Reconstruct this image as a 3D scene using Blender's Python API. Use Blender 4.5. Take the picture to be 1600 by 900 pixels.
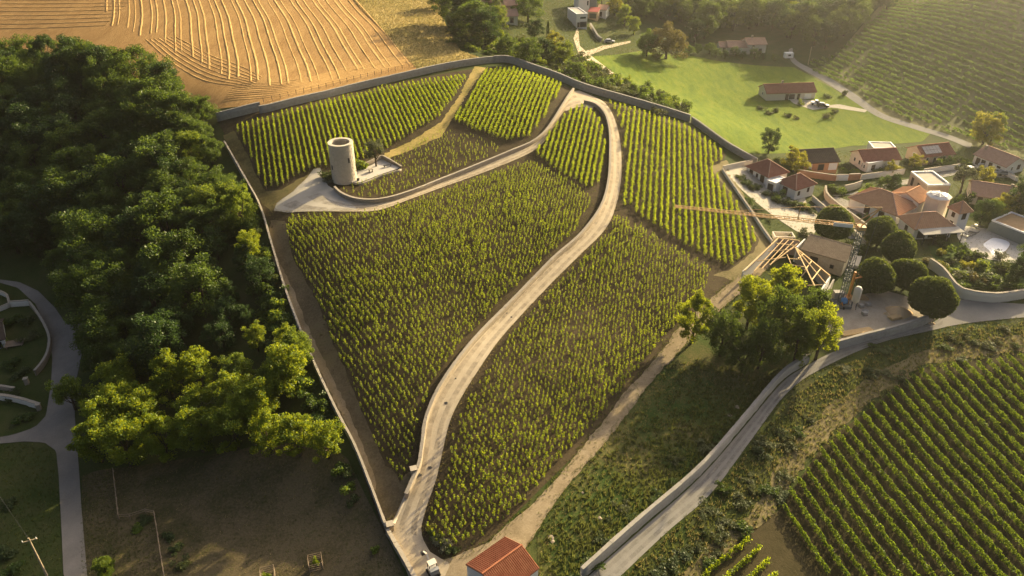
import bpy, bmesh, math, random
import numpy as np
from mathutils import Vector, Matrix
from mathutils.geometry import delaunay_2d_cdt

for _o in list(bpy.data.objects):
    bpy.data.objects.remove(_o)
scene = bpy.context.scene
COL = scene.collection
R = math.radians
random.seed(7)
rng = np.random.default_rng(11)

# ------------------------------------------------------------------ camera
CAM_H, PITCH, FPX = 85.0, 32.0, 1200.0
cam_d = bpy.data.cameras.new('camera')
cam = bpy.data.objects.new('camera', cam_d)
COL.objects.link(cam)
cam.location = (0, 0, CAM_H)
cam.rotation_euler = (R(90 - PITCH), 0, 0)
cam_d.sensor_width = 36
cam_d.lens = 36 * FPX / 1600
cam_d.clip_end = 12000
scene.camera = cam

# ------------------------------------------------------------------ light
SUN_AZ, SUN_EL = 41.0, 18.0          # azimuth clockwise from +Y
world = bpy.data.worlds.new('World')
scene.world = world
world.use_nodes = True
_nt = world.node_tree
_bg = _nt.nodes['Background']
_sky = _nt.nodes.new('ShaderNodeTexSky')
_sky.sky_type = 'NISHITA'
_sky.sun_disc = False
_sky.sun_elevation = R(SUN_EL)
_sky.sun_rotation = R(SUN_AZ)
_sky.dust_density = 10.0
_sky.ozone_density = 0.3
_sky.air_density = 0.5
_nt.links.new(_sky.outputs[0], _bg.inputs[0])
_bg.inputs[1].default_value = 0.092
sun_d = bpy.data.lights.new('sun', 'SUN')
sun = bpy.data.objects.new('sun', sun_d)
COL.objects.link(sun)
sun_d.energy = 5.0
sun_d.angle = R(0.6)
sun_d.color = (1.0, 0.80, 0.45)
_sv = Vector((math.sin(R(SUN_AZ)) * math.cos(R(SUN_EL)), math.cos(R(SUN_AZ)) * math.cos(R(SUN_EL)), math.sin(R(SUN_EL))))
sun.rotation_euler = _sv.to_track_quat('Z', 'Y').to_euler()
sun.location = _sv * 300
vs = scene.view_settings
vs.view_transform = 'Standard'
vs.look = 'None'
vs.gamma = 1
vs.use_curve_mapping = False
vs.exposure = 1.45
scene.cycles.use_denoising = True
scene.cycles.max_bounces = 6
scene.cycles.transparent_max_bounces = 6
scene.cycles.volume_bounces = 1

# ------------------------------------------------------------------ picture <-> place
_c, _sn = math.cos(R(PITCH)), math.sin(R(PITCH))
def ray(px, py):
    a, b = px - 800.0, 450.0 - py
    return np.array([a, FPX * _c + b * _sn, -FPX * _sn + b * _c])
def on_plane(px, py, z):
    d = ray(px, py)
    t = (z - CAM_H) / d[2]
    return np.array([d[0] * t, d[1] * t])

# terrain: estimated heights (picture position of the spot, metres above the lane's foot)
CTRL = [
 (650,890,0),(690,700,2.3),(800,550,5),(700,480,7),(560,560,5.8),(500,420,9.6),(440,330,12.2),(540,285,13),(620,260,13),
 (700,280,12),(830,230,13),(900,150,15.3),(950,250,12),(940,340,9.4),(870,400,8.2),(760,510,5.6),
 (370,200,15.6),(560,150,17),(770,103,18),(330,150,16.5),(450,90,18),(300,40,19),(600,40,19),(690,90,18),(100,10,17.5),(650,5,18.5),
 (1000,180,12),(1080,195,9),(1150,240,5),(1100,300,5.5),(1180,380,2),(1050,400,4),(1000,500,2),(900,650,1),
 (1220,300,1),(1300,280,0),(1400,340,0),(1500,300,-1),(1590,260,-1.5),(1590,400,-.5),(1430,450,0),(1350,490,.4),(1580,485,-.5),
 (1250,560,0),(1150,640,-.3),(950,880,-1),(1300,640,-2.6),(1150,830,-2.6),(1420,560,-1.4),(1590,540,-2.2),(1400,750,-4.5),
 (1590,700,-5.2),(1590,890,-6.2),(1300,890,-4.6),
 (1000,130,4),(1100,120,-2),(1150,180,-2),(1250,200,-3),(1400,215,-3),(1230,150,-3),(1150,80,-2),(1000,85,3),(930,70,6),
 (900,30,9),(820,40,13),(850,5,13),(1060,60,0),(1300,112,-1.5),(1400,172,-2),(1500,207,-2.5),(1590,228,-2.5),
 (1200,30,0),(1100,15,3),(1200,-40,8),(1000,-40,14),(1900,600,-4),(1750,330,-2),
 (415,345,11),(380,330,9),(300,400,3),(150,400,-3),(60,430,-5.5),(0,430,-6.5),(100,520,-6.5),(0,600,-8),(110,650,-6.2),
 (90,800,-5.4),(110,890,-5),(0,800,-6.2),(200,780,-5.2),(300,700,-4.2),(420,600,0),(480,600,3),(540,690,1.6),(450,800,-3.6),  # paddock ground lowered so that less sun grazes it
 (350,870,-4.2),(560,860,-1.9),(610,860,0),(200,250,6),(50,250,2),(0,150,7),(150,120,14),(280,180,12),
 (-200,400,-7),(-200,800,-8),(-200,100,6),(-200,-20,17),
]
_pc = [list(on_plane(a, b, z)) + [z] for a, b, z in CTRL]
_h0, _h1 = on_plane(1296, 108, -2), on_plane(1600, 232, -2)          # foot of the vineyard hill in the north-east
_hd = (_h1 - _h0) / np.linalg.norm(_h1 - _h0)
_hn = np.array([-_hd[1], _hd[0]]) * (1 if -_hd[1] > 0 else -1)
for _s in (-60, 0, 60, 120, 190):
    for _d, _hz in ((28, 6), (70, 19), (120, 37), (190, 60), (290, 74)):
        _b = _h0 + _hd * _s + _hn * _d
        _k = 0.55 if _s < 0 else 1.0
        _pc.append([_b[0], _b[1], -2 + (_hz + 2) * _k])
_pc = np.array(_pc)
def _tk(r2):
    return np.where(r2 > 0, r2 * np.log(np.maximum(r2, 1e-9)), 0)
_n = len(_pc)
_SC = 100.0
_q = _pc[:, :2] / _SC
_K = _tk(((_q[:, None] - _q[None]) ** 2).sum(2)) + np.eye(_n) * 0.02
_Pm = np.c_[np.ones(_n), _q]
_A = np.block([[_K, _Pm], [_Pm.T, np.zeros((3, 3))]])
_w = np.linalg.solve(_A, np.r_[_pc[:, 2], 0, 0, 0])
def _tps(x, y):
    q = np.c_[x, y] / _SC
    out = np.empty(len(q))
    for i in range(0, len(q), 20000):
        qq = q[i:i + 20000]
        k = _tk(((qq[:, None] - _q[None]) ** 2).sum(2))
        out[i:i + 20000] = k @ _w[:_n] + _w[_n] + qq @ _w[_n + 1:]
    return np.clip(out, -12, 78)
GX0, GX1, GY0, GY1, GS = -330.0, 470.0, 10.0, 620.0, 2.5
_gx = np.arange(GX0, GX1 + .1, GS)
_gy = np.arange(GY0, GY1 + .1, GS)
_X, _Y = np.meshgrid(_gx, _gy)
_ZG = _tps(_X.ravel(), _Y.ravel()).reshape(_X.shape)
def Z(x, y):
    x = np.asarray(x, float); y = np.asarray(y, float)
    fx = np.clip((x - GX0) / GS, 0, len(_gx) - 1.001); fy = np.clip((y - GY0) / GS, 0, len(_gy) - 1.001)
    i = fx.astype(int); j = fy.astype(int); u = fx - i; v = fy - j
    return (_ZG[j, i] * (1 - u) * (1 - v) + _ZG[j, i + 1] * u * (1 - v) + _ZG[j + 1, i] * (1 - u) * v + _ZG[j + 1, i + 1] * u * v)
_tt = np.linspace(0.04, 0.75, 3000)
def P(px, py, h=0.0):
    """ground point (x, y) seen at a picture position, h metres above the ground"""
    d = ray(px, py)
    X, Y, ZZ = d[0] * _tt, d[1] * _tt, CAM_H + d[2] * _tt
    f = ZZ - Z(X, Y) - h
    k = np.where(f < 0)[0]
    if len(k) == 0:
        return np.array(on_plane(px, py, h))
    k = max(k[0], 1)
    u = f[k - 1] / (f[k - 1] - f[k])
    return np.array([X[k - 1] + u * (X[k] - X[k - 1]), Y[k - 1] + u * (Y[k] - Y[k - 1])])
def PL(pts, h=0.0):
    return np.array([P(a, b, h) for a, b in pts])
def P3(px, py, h=0.0):
    p = P(px, py, h)
    return Vector((p[0], p[1], float(Z(p[0], p[1]))))
def to_px(x, y, z):
    """picture position of points (arrays)"""
    dz = z - CAM_H
    dep = y * _c - dz * _sn
    return 800 + FPX * x / dep, 450 - FPX * (y * _sn + dz * _c) / dep

# ------------------------------------------------------------------ materials
def _nn(nt, t, **kw):
    n = nt.nodes.new(t)
    for k, v in kw.items():
        setattr(n, k, v)
    return n
def mat(name, cols, scale=0.3, fine=4.0, rough=0.9, bump=0.0, bscale=6.0, coarse=0.03, camt=0.45, spec=0.2, obj_space=False, stretch=None, metal=0.0):
    m = bpy.data.materials.new(name)
    m.use_nodes = True
    nt = m.node_tree
    b = nt.nodes['Principled BSDF']
    b.inputs['Roughness'].default_value = rough
    b.inputs['Specular IOR Level'].default_value = spec if rough < .85 else 0.03
    b.inputs['Metallic'].default_value = metal
    if obj_space:
        src = _nn(nt, 'ShaderNodeTexCoord').outputs['Object']
    else:
        src = _nn(nt, 'ShaderNodeNewGeometry').outputs['Position']
    if stretch:
        mp = _nn(nt, 'ShaderNodeMapping')
        mp.inputs['Rotation'].default_value = (0, 0, stretch[0])
        mp.inputs['Scale'].default_value = (stretch[1], 1, 1)
        nt.links.new(src, mp.inputs[0]); src = mp.outputs[0]
    def noise(sc, det=4, rg=0.6):
        n = _nn(nt, 'ShaderNodeTexNoise')
        n.inputs['Scale'].default_value = sc
        n.inputs['Detail'].default_value = det
        n.inputs['Roughness'].default_value = rg
        nt.links.new(src, n.inputs['Vector'])
        return n.outputs['Fac']
    a, f, c = noise(scale), noise(fine, 3), noise(coarse, 3)
    def mth(op, x, y):
        n = _nn(nt, 'ShaderNodeMath', operation=op)
        for i, v in enumerate((x, y)):
            if isinstance(v, (int, float)): n.inputs[i].default_value = v
            else: nt.links.new(v, n.inputs[i])
        return n.outputs[0]
    s = mth('ADD', mth('MULTIPLY', a, 0.4), mth('ADD', mth('MULTIPLY', f, 0.32), mth('MULTIPLY', c, 0.28)))
    s = mth('ADD', mth('MULTIPLY', mth('SUBTRACT', s, 0.5), 1 / max(1 - camt, .05) * 1.25), 0.5)
    rp = _nn(nt, 'ShaderNodeValToRGB')
    el = rp.color_ramp.elements
    while len(el) < len(cols): el.new(0.5)
    for i, cc in enumerate(cols):
        el[i].position = 0.12 + 0.76 * i / max(len(cols) - 1, 1)
        el[i].color = (*cc, 1)
    nt.links.new(s, rp.inputs[0])
    nt.links.new(rp.outputs[0], b.inputs['Base Color'])
    if bump:
        bn = noise(bscale, 4, 0.65)
        bp = _nn(nt, 'ShaderNodeBump')
        bp.inputs['Strength'].default_value = 1.0
        bp.inputs['Distance'].default_value = bump
        nt.links.new(bn, bp.inputs['Height'])
        nt.links.new(bp.outputs[0], b.inputs['Normal'])
    return m
def leaf_mat(name, c1, c2, trans, tw=0.45, vary=0.35, scale=0.6):
    """leaf: diffuse front, light passing through from behind; shade varies from plant to plant and clump to clump"""
    m = bpy.data.materials.new(name)
    m.use_nodes = True
    nt = m.node_tree
    nt.nodes.remove(nt.nodes['Principled BSDF'])
    out = nt.nodes['Material Output']
    pos = _nn(nt, 'ShaderNodeNewGeometry')
    oi = _nn(nt, 'ShaderNodeObjectInfo')
    nz = _nn(nt, 'ShaderNodeTexNoise')
    nz.inputs['Scale'].default_value = scale
    nz.inputs['Detail'].default_value = 3
    nt.links.new(pos.outputs['Position'], nz.inputs['Vector'])
    isl = _nn(nt, 'ShaderNodeMath', operation='MULTIPLY'); isl.inputs[1].default_value = 0.5
    nt.links.new(pos.outputs['Random Per Island'], isl.inputs[0])
    ad = _nn(nt, 'ShaderNodeMath', operation='MULTIPLY_ADD'); ad.inputs[1].default_value = vary
    nt.links.new(oi.outputs['Random'], ad.inputs[0]); nt.links.new(isl.outputs[0], ad.inputs[2])
    ad2 = _nn(nt, 'ShaderNodeMath', operation='MULTIPLY_ADD'); ad2.inputs[1].default_value = 0.9
    nt.links.new(nz.outputs['Fac'], ad2.inputs[0]); nt.links.new(ad.outputs[0], ad2.inputs[2])
    mr = _nn(nt, 'ShaderNodeMapRange'); mr.inputs['From Min'].default_value = 0.35; mr.inputs['From Max'].default_value = 1.2 + vary * .5
    nt.links.new(ad2.outputs[0], mr.inputs['Value'])
    def mixc(a, b):
        x = _nn(nt, 'ShaderNodeMix', data_type='RGBA')
        x.inputs[6].default_value = (*a, 1); x.inputs[7].default_value = (*b, 1)
        nt.links.new(mr.outputs[0], x.inputs[0])
        return x.outputs[2]
    df = _nn(nt, 'ShaderNodeBsdfDiffuse')
    nt.links.new(mixc(c1, c2), df.inputs[0])
    tr = _nn(nt, 'ShaderNodeBsdfTranslucent')
    nt.links.new(mixc(tuple(v * .75 for v in trans), trans), tr.inputs[0])
    gl = _nn(nt, 'ShaderNodeBsdfGlossy'); gl.inputs['Roughness'].default_value = 0.45; gl.inputs[0].default_value = (.5, .5, .45, 1)
    mx = _nn(nt, 'ShaderNodeMixShader'); mx.inputs[0].default_value = tw
    nt.links.new(df.outputs[0], mx.inputs[1]); nt.links.new(tr.outputs[0], mx.inputs[2])
    m2 = _nn(nt, 'ShaderNodeMixShader'); m2.inputs[0].default_value = 0.03
    nt.links.new(mx.outputs[0], m2.inputs[1]); nt.links.new(gl.outputs[0], m2.inputs[2])
    nt.links.new(m2.outputs[0], out.inputs[0])
    return m
M = {}
M['ground'] = mat('rough_grass_ground', [(.024,.040,.010), (.040,.058,.015), (.062,.068,.024), (.09,.082,.038)], .22, 3.5, bump=.06, bscale=4)
M['soil'] = mat('vineyard_soil', [(.026,.022,.011), (.048,.037,.020), (.074,.056,.033), (.042,.046,.017)], .35, 3.0, bump=.08, bscale=3.5)
M['dark_soil'] = mat('mown_soil', [(.03,.027,.012), (.05,.042,.02), (.075,.06,.032)], .3, 3.5, bump=.06, bscale=4)
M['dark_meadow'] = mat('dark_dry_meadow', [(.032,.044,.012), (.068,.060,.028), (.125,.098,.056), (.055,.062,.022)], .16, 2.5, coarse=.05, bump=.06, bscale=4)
M['verge'] = mat('verge_grass', [(.022,.045,.010), (.042,.070,.016), (.10,.095,.035), (.18,.145,.07)], .10, 3.0, coarse=.06, bump=.08, bscale=3)
M['stubble'] = mat('wheat_stubble', [(.22,.125,.045), (.34,.205,.078), (.44,.285,.115)], .45, 3.0, coarse=.05, bump=.08, bscale=4, stretch=(R(-20), 5.0), camt=.5)
M['straw'] = mat('straw', [(.36,.215,.075), (.47,.295,.11), (.54,.36,.145)], .6, 5, bump=.05, bscale=7)
M['dry_grass'] = mat('dry_grass', [(.13,.12,.035), (.24,.20,.06), (.40,.30,.11), (.22,.2,.06)], .12, 2.0, coarse=.05, bump=.1, bscale=2.5)
M['meadow'] = mat('bright_meadow', [(.052,.095,.008), (.085,.13,.010), (.120,.160,.013), (.15,.165,.022)], .14, 2.0, coarse=.05, bump=.12, bscale=2.5, stretch=(R(-38), 3.5), camt=.5)
M['margin'] = mat('worn_margin', [(.07,.07,.025), (.13,.11,.05), (.20,.165,.085), (.10,.10,.04)], .15, 2.5, coarse=.05, bump=.06)
M['bare_margin'] = mat('bare_margin_earth', [(.065,.05,.027), (.10,.078,.045), (.145,.115,.068), (.08,.078,.034)], .25, 3.0, coarse=.06, bump=.06)
M['headland'] = mat('dry_headland', [(.05,.045,.02), (.10,.085,.036), (.17,.14,.06), (.09,.09,.03)], .25, 3.0, coarse=.07, bump=.06)
M['hillsoil'] = mat('pale_hill_soil', [(.085,.10,.035), (.14,.14,.06), (.23,.195,.11)], .10, 1.2, coarse=.03, bump=.05)
M['concrete'] = mat('lane_concrete', [(.29,.24,.165), (.41,.345,.245), (.50,.43,.315)], .45, 5.0, coarse=.11, bump=.01, bscale=8, camt=.3)
M['gravel'] = mat('pale_gravel', [(.30,.27,.215), (.42,.385,.31), (.50,.46,.38)], .35, 6.0, coarse=.12, bump=.02, bscale=10, camt=.35)
M['dirt'] = mat('dirt_track', [(.14,.11,.065), (.24,.19,.12), (.33,.27,.18)], .35, 4.0, coarse=.1, bump=.03, bscale=7)
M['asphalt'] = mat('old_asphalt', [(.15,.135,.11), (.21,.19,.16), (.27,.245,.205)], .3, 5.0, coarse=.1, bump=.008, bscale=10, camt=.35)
M['asphalt_pale'] = mat('worn_pale_asphalt', [(.17,.165,.15), (.22,.21,.19), (.27,.255,.225)], .3, 5.0, coarse=.1, bump=.008, bscale=10, camt=.35)
M['yard'] = mat('builders_yard_earth', [(.24,.20,.15), (.36,.31,.24), (.44,.38,.30)], .4, 4.0, coarse=.1, bump=.03)
M['patio'] = mat('patio_stone', [(.40,.38,.33), (.48,.45,.40)], .6, 5.0)
M['stone'] = mat('rubble_stone', [(.24,.215,.17), (.36,.325,.26), (.46,.415,.34)], 1.4, 5.0, bump=.06, bscale=3.5, camt=.35)
M['stone_warm'] = mat('warm_limestone', [(.22,.18,.125), (.33,.275,.20), (.41,.35,.265)], 1.6, 6.0, bump=.05, bscale=3.5, camt=.35)
M['tower_stone'] = mat('cream_limestone', [(.44,.385,.295), (.56,.50,.395), (.66,.60,.49)], 1.6, 6.0, bump=.03, bscale=3.5, camt=.35)
M['coping'] = mat('coping_stone', [(.30,.26,.20), (.41,.365,.29)], 1.5, 6.0, bump=.02, bscale=4)
M['grey_coping'] = mat('grey_wall_cap', [(.24,.225,.195), (.33,.31,.27)], 1.2, 5.0, bump=.03, bscale=4)
M['render_white'] = mat('white_render', [(.72,.69,.62), (.80,.77,.70)], .5, 3.0, camt=.2)
M['render_cream'] = mat('cream_render', [(.60,.54,.43), (.70,.64,.52)], .5, 3.0, camt=.2)
M['render_grey'] = mat('weathered_roadside_render', [(.25,.235,.205), (.36,.34,.30), (.42,.40,.355)], .35, 2.5, bump=.02, bscale=2)
def tile_mat(name, cols, per=0.3):
    return mat(name, cols, 1.1, 5.0, rough=.85, bump=.03, bscale=3, camt=.4)
M['tile_red'] = tile_mat('orange_red_tiles', [(.24,.085,.045), (.33,.13,.07), (.42,.19,.105)])
M['tile_brown'] = tile_mat('brown_red_tiles', [(.19,.08,.055), (.26,.115,.078), (.32,.155,.11)])
M['tile_dark'] = tile_mat('dark_tiles', [(.055,.042,.035), (.085,.065,.052), (.11,.085,.07)])
M['tile_terra'] = tile_mat('terracotta_tiles', [(.42,.22,.115), (.52,.29,.16), (.60,.36,.21)])
M['tile_pink'] = tile_mat('faded_pink_tiles', [(.31,.185,.13), (.40,.25,.18), (.47,.31,.235)])
M['tile_stone'] = tile_mat('lichen_old_tiles', [(.10,.08,.06), (.165,.13,.095), (.23,.185,.135)])
M['glass'] = mat('window_glass', [(.015,.018,.022), (.03,.033,.038)], 1, 3, rough=.12, spec=.5)
M['shutter'] = mat('brown_shutter', [(.05,.03,.022), (.075,.048,.035)], 1, 4)
M['shutter_grey'] = mat('grey_green_shutter', [(.17,.20,.19), (.22,.25,.235)], 1, 4, rough=.6)
M['white_paint'] = mat('white_paint', [(.70,.69,.66), (.78,.77,.74)], .8, 4, rough=.6)
M['timber'] = mat('new_timber', [(.46,.31,.15), (.58,.42,.22), (.64,.49,.28)], 1.2, 6)
M['old_timber'] = mat('weathered_timber', [(.16,.12,.08), (.26,.20,.14), (.34,.27,.19)], 1.2, 6)
M['crane_yellow'] = mat('crane_yellow_paint', [(.50,.30,.11), (.62,.40,.17)], 1, 5, rough=.55)
M['crane_grey'] = mat('crane_grey_steel', [(.10,.11,.11), (.16,.175,.17)], 1, 5, rough=.5)
M['dark_metal'] = mat('dark_metal', [(.03,.03,.032), (.05,.05,.052)], 1, 5, rough=.5)  # also the painted dark inside slits and openings
M['orange_paint'] = mat('orange_machine_paint', [(.45,.19,.04), (.58,.27,.07)], 1, 5, rough=.6)
M['blue_paint'] = mat('blue_paint', [(.06,.20,.45), (.10,.28,.58)], 1, 5, rough=.5)
M['sand'] = mat('building_sand_and_sunpatch', [(.50,.35,.19), (.60,.44,.26)], 1.2, 6, bump=.03)
M['earth_heap'] = mat('earth_heap', [(.26,.17,.09), (.40,.28,.16)], 1.0, 5, bump=.06)
M['bark'] = mat('bark', [(.05,.038,.026), (.10,.078,.055)], 1.5, 6, bump=.03)
M['car_white'] = mat('white_car_paint', [(.66,.66,.65), (.72,.72,.71)], .5, 2, rough=.25, spec=.5)
M['car_dark'] = mat('dark_car_paint', [(.03,.025,.025), (.05,.042,.04)], .5, 2, rough=.25, spec=.5)
M['car_grey'] = mat('grey_car_paint', [(.24,.25,.26), (.30,.31,.32)], .5, 2, rough=.25, spec=.5)
M['rubber'] = mat('tyre_rubber', [(.02,.02,.02), (.03,.03,.03)], 1, 4)
M['awning_red'] = mat('red_awning', [(.36,.10,.085), (.44,.14,.12)], 1, 4)
M['pool_cover'] = mat('white_pool_cover', [(.70,.71,.72), (.76,.77,.78)], .7, 4, rough=.5)
M['brick_wall'] = mat('orange_wall_render', [(.42,.20,.11), (.52,.27,.16)], .6, 4)
M['plaster_pink'] = mat('pink_render', [(.50,.36,.26), (.58,.43,.32)], .6, 4)  # one even pink used on several walls
M['panel'] = mat('solar_panel_face', [(.16,.15,.15), (.24,.22,.21)], .8, 4, rough=.3, spec=.5)
M['rusty_pole'] = mat('weathered_pole_wood', [(.30,.24,.16), (.42,.34,.23)], 1, 4)
M['garden'] = mat('garden_lawn', [(.03,.06,.014), (.05,.085,.02), (.075,.10,.03)], .25, 3.5, bump=.05)
# leaves
L = {}
L['oak'] = leaf_mat('oak_leaf', (.016,.042,.008), (.058,.098,.017), (.22,.31,.03), .38)
L['oak2'] = leaf_mat('dark_ash_leaf', (.016,.036,.010), (.042,.078,.020), (.10,.17,.025), .32)
L['acacia'] = leaf_mat('acacia_leaf', (.052,.105,.008), (.125,.185,.012), (.48,.52,.02), .48)
L['lime'] = leaf_mat('lime_leaf', (.048,.095,.010), (.105,.16,.018), (.36,.43,.03), .45)
L['topiary'] = leaf_mat('clipped_evergreen_leaf', (.020,.046,.011), (.105,.150,.036), (.24,.29,.04), .3)
L['olive'] = leaf_mat('olive_leaf', (.06,.075,.04), (.11,.125,.07), (.16,.17,.07), .3)
L['vine'] = leaf_mat('vine_leaf', (.058,.122,.006), (.135,.205,.010), (.52,.60,.02), .48, vary=.3)
L['vine_far'] = leaf_mat('hill_vine_leaf', (.045,.095,.016), (.09,.155,.03), (.24,.34,.05), .42)
L['vine_row'] = leaf_mat('trained_vine_leaf', (.026,.070,.009), (.080,.140,.014), (.32,.42,.025), .40)
L['shrub'] = leaf_mat('shrub_leaf', (.025,.045,.014), (.06,.085,.026), (.14,.17,.035), .32)
L['bramble'] = leaf_mat('bramble_leaf', (.04,.06,.018), (.085,.095,.035), (.17,.18,.04), .3)
L['grass'] = leaf_mat('grass_blade', (.05,.075,.018), (.11,.12,.035), (.22,.24,.05), .35)
L['meadow_blade'] = leaf_mat('meadow_blade', (.065,.115,.010), (.14,.175,.02), (.3,.36,.03), .4)
L['dry'] = leaf_mat('dry_grass_blade', (.16,.13,.05), (.34,.27,.11), (.4,.32,.12), .35)
L['yellow'] = leaf_mat('golden_leaf', (.10,.12,.012), (.20,.20,.02), (.45,.42,.03), .45)
L['autumn'] = leaf_mat('russet_leaf', (.06,.06,.016), (.12,.10,.03), (.24,.20,.04), .35)
L['flower'] = leaf_mat('silver_leaf', (.10,.11,.07), (.22,.22,.15), (.2,.2,.1), .3)

# ------------------------------------------------------------------ mesh helpers
def tag(o, label=None, cat=None, group=None, kind=None):
    if label: o['label'] = label
    if cat: o['category'] = cat
    if group: o['group'] = group
    if kind: o['kind'] = kind
    return o
def empty(name, loc, rz=0.0, label=None, cat=None, group=None):
    o = bpy.data.objects.new(name, None)
    COL.objects.link(o)
    o.location = loc
    o.rotation_euler = (0, 0, rz)
    o.empty_display_size = 0.5
    return tag(o, label, cat, group)
def link(name, me, m, parent=None):
    if m is not None:
        for x in (m if isinstance(m, (list, tuple)) else [m]):
            me.materials.append(x)
    o = bpy.data.objects.new(name, me)
    COL.objects.link(o)
    if parent is not None:
        o.parent = parent
    return o
def np_mesh(name, V, F, mi=None):
    """V (n,3), F (m,k) with k = 3 or 4"""
    me = bpy.data.meshes.new(name)
    V = np.ascontiguousarray(V, dtype=np.float32); F = np.ascontiguousarray(F, dtype=np.int32)
    m, k = F.shape
    me.vertices.add(len(V)); me.vertices.foreach_set('co', V.ravel())
    me.loops.add(m * k); me.loops.foreach_set('vertex_index', F.ravel())
    me.polygons.add(m)
    me.polygons.foreach_set('loop_start', np.arange(0, m * k, k, dtype=np.int32))
    me.polygons.foreach_set('loop_total', np.full(m, k, dtype=np.int32))
    if mi is not None:
        me.polygons.foreach_set('material_index', np.asarray(mi, dtype=np.int32))
    me.update(calc_edges=True)
    me.validate()
    return me
class MB:
    """collects boxes, prisms and tubes into one mesh"""
    def __init__(s): s.v = []; s.f = []; s.mi = []; s.cur = 0
    def add(s, vs, fs):
        n = len(s.v)
        s.v += [tuple(v) for v in vs]
        for f in fs:
            s.f.append(tuple(i + n for i in f)); s.mi.append(s.cur)
    def box(s, x0, x1, y0, y1, z0, z1, rz=0, o=(0, 0)):
        c, sn = math.cos(rz), math.sin(rz)
        vs = [(x, y, z) for z in (z0, z1) for x, y in ((x0, y0), (x1, y0), (x1, y1), (x0, y1))]
        vs = [(o[0] + x * c - y * sn, o[1] + x * sn + y * c, z) for x, y, z in vs]
        s.add(vs, [(3, 2, 1, 0), (4, 5, 6, 7), (0, 1, 5, 4), (1, 2, 6, 5), (2, 3, 7, 6), (3, 0, 4, 7)])
        return s
    def prism(s, poly, z0, z1):
        n = len(poly)
        vs = [(x, y, z0) for x, y in poly] + [(x, y, z1) for x, y in poly]
        s.add(vs, [tuple(range(n))[::-1], tuple(range(n, 2 * n))] + [(i, (i + 1) % n, n + (i + 1) % n, n + i) for i in range(n)])
        return s
    def bar(s, a, b, w, h=None):
        a, b = Vector(a), Vector(b); h = h or w
        d = (b - a); l = d.length
        if l < 1e-6: return s
        q = d.to_track_quat('Z', 'Y')
        vs = [q @ Vector((x * w / 2, y * h / 2, z)) + a for z in (0, l) for x, y in ((-1, -1), (1, -1), (1, 1), (-1, 1))]
        s.add(vs, [(3, 2, 1, 0), (4, 5, 6, 7), (0, 1, 5, 4), (1, 2, 6, 5), (2, 3, 7, 6), (3, 0, 4, 7)])
        return s
    def tube(s, pts, rad, n=7, cap=True):
        pts = [Vector(p) for p in pts]
        rings = []
        for i, p in enumerate(pts):
            d = (pts[min(i + 1, len(pts) - 1)] - pts[max(i - 1, 0)]).normalized()
            q = d.to_track_quat('Z', 'Y')
            r = rad[i] if isinstance(rad, (list, tuple)) else rad
            rings.append([q @ Vector((r * math.cos(t * 2 * math.pi / n), r * math.sin(t * 2 * math.pi / n), 0)) + p for t in range(n)])
        vs = [v for r in rings for v in r]
        fs = [(i * n + j, i * n + (j + 1) % n, (i + 1) * n + (j + 1) % n, (i + 1) * n + j) for i in range(len(pts) - 1) for j in range(n)]
        if cap: fs += [tuple(range(n))[::-1], tuple(range((len(pts) - 1) * n, len(pts) * n))]
        s.add(vs, fs)
        return s
    def lathe(s, prof, n=24, c=(0, 0)):
        vs = [(c[0] + r * math.cos(2 * math.pi * j / n), c[1] + r * math.sin(2 * math.pi * j / n), z) for r, z in prof for j in range(n)]
        fs = [(i * n + j, i * n + (j + 1) % n, (i + 1) * n + (j + 1) % n, (i + 1) * n + j) for i in range(len(prof) - 1) for j in range(n)]
        s.add(vs, fs)
        return s
    def quad(s, *vs):
        s.add(vs, [tuple(range(len(vs)))])
        return s
    def mesh(s, name):
        me = bpy.data.meshes.new(name)
        me.from_pydata(s.v, [], s.f)
        if any(s.mi): me.polygons.foreach_set('material_index', s.mi)
        me.update()
        return me
    def build(s, name, m, parent=None, smooth=False):
        me = s.mesh(name)
        if smooth:
            for p in me.polygons: p.use_smooth = True
        return link(name, me, m, parent)
def resample(w, step):
    w = np.asarray(w, float)
    d = np.r_[0, np.cumsum(np.hypot(*np.diff(w, axis=0).T))]
    n = max(2, int(round(d[-1] / step)) + 1)
    t = np.linspace(0, d[-1], n)
    return np.c_[np.interp(t, d, w[:, 0]), np.interp(t, d, w[:, 1])]
def smooth(w, step=1.5):
    """Catmull-Rom through the points, evenly resampled"""
    w = np.asarray(w, float)
    if len(w) < 3: return resample(w, step)
    e = np.vstack([2 * w[0] - w[1], w, 2 * w[-1] - w[-2]])
    out = []
    for i in range(1, len(e) - 2):
        p0, p1, p2, p3 = e[i - 1], e[i], e[i + 1], e[i + 2]
        for t in np.linspace(0, 1, 10, endpoint=False):
            out.append(.5 * (2 * p1 + (p2 - p0) * t + (2 * p0 - 5 * p1 + 4 * p2 - p3) * t * t + (3 * p1 - p0 - 3 * p2 + p3) * t ** 3))
    out.append(w[-1])
    return resample(out, step)
def inside(poly, x, y):
    poly = np.asarray(poly); c = np.zeros(len(x), bool); j = len(poly) - 1
    for i in range(len(poly)):
        xi, yi = poly[i]; xj, yj = poly[j]
        if yi != yj:
            k = ((yi > y) != (yj > y)) & (x < (xj - xi) * (y - yi) / (yj - yi) + xi)
            c ^= k
        j = i
    return c
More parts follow.
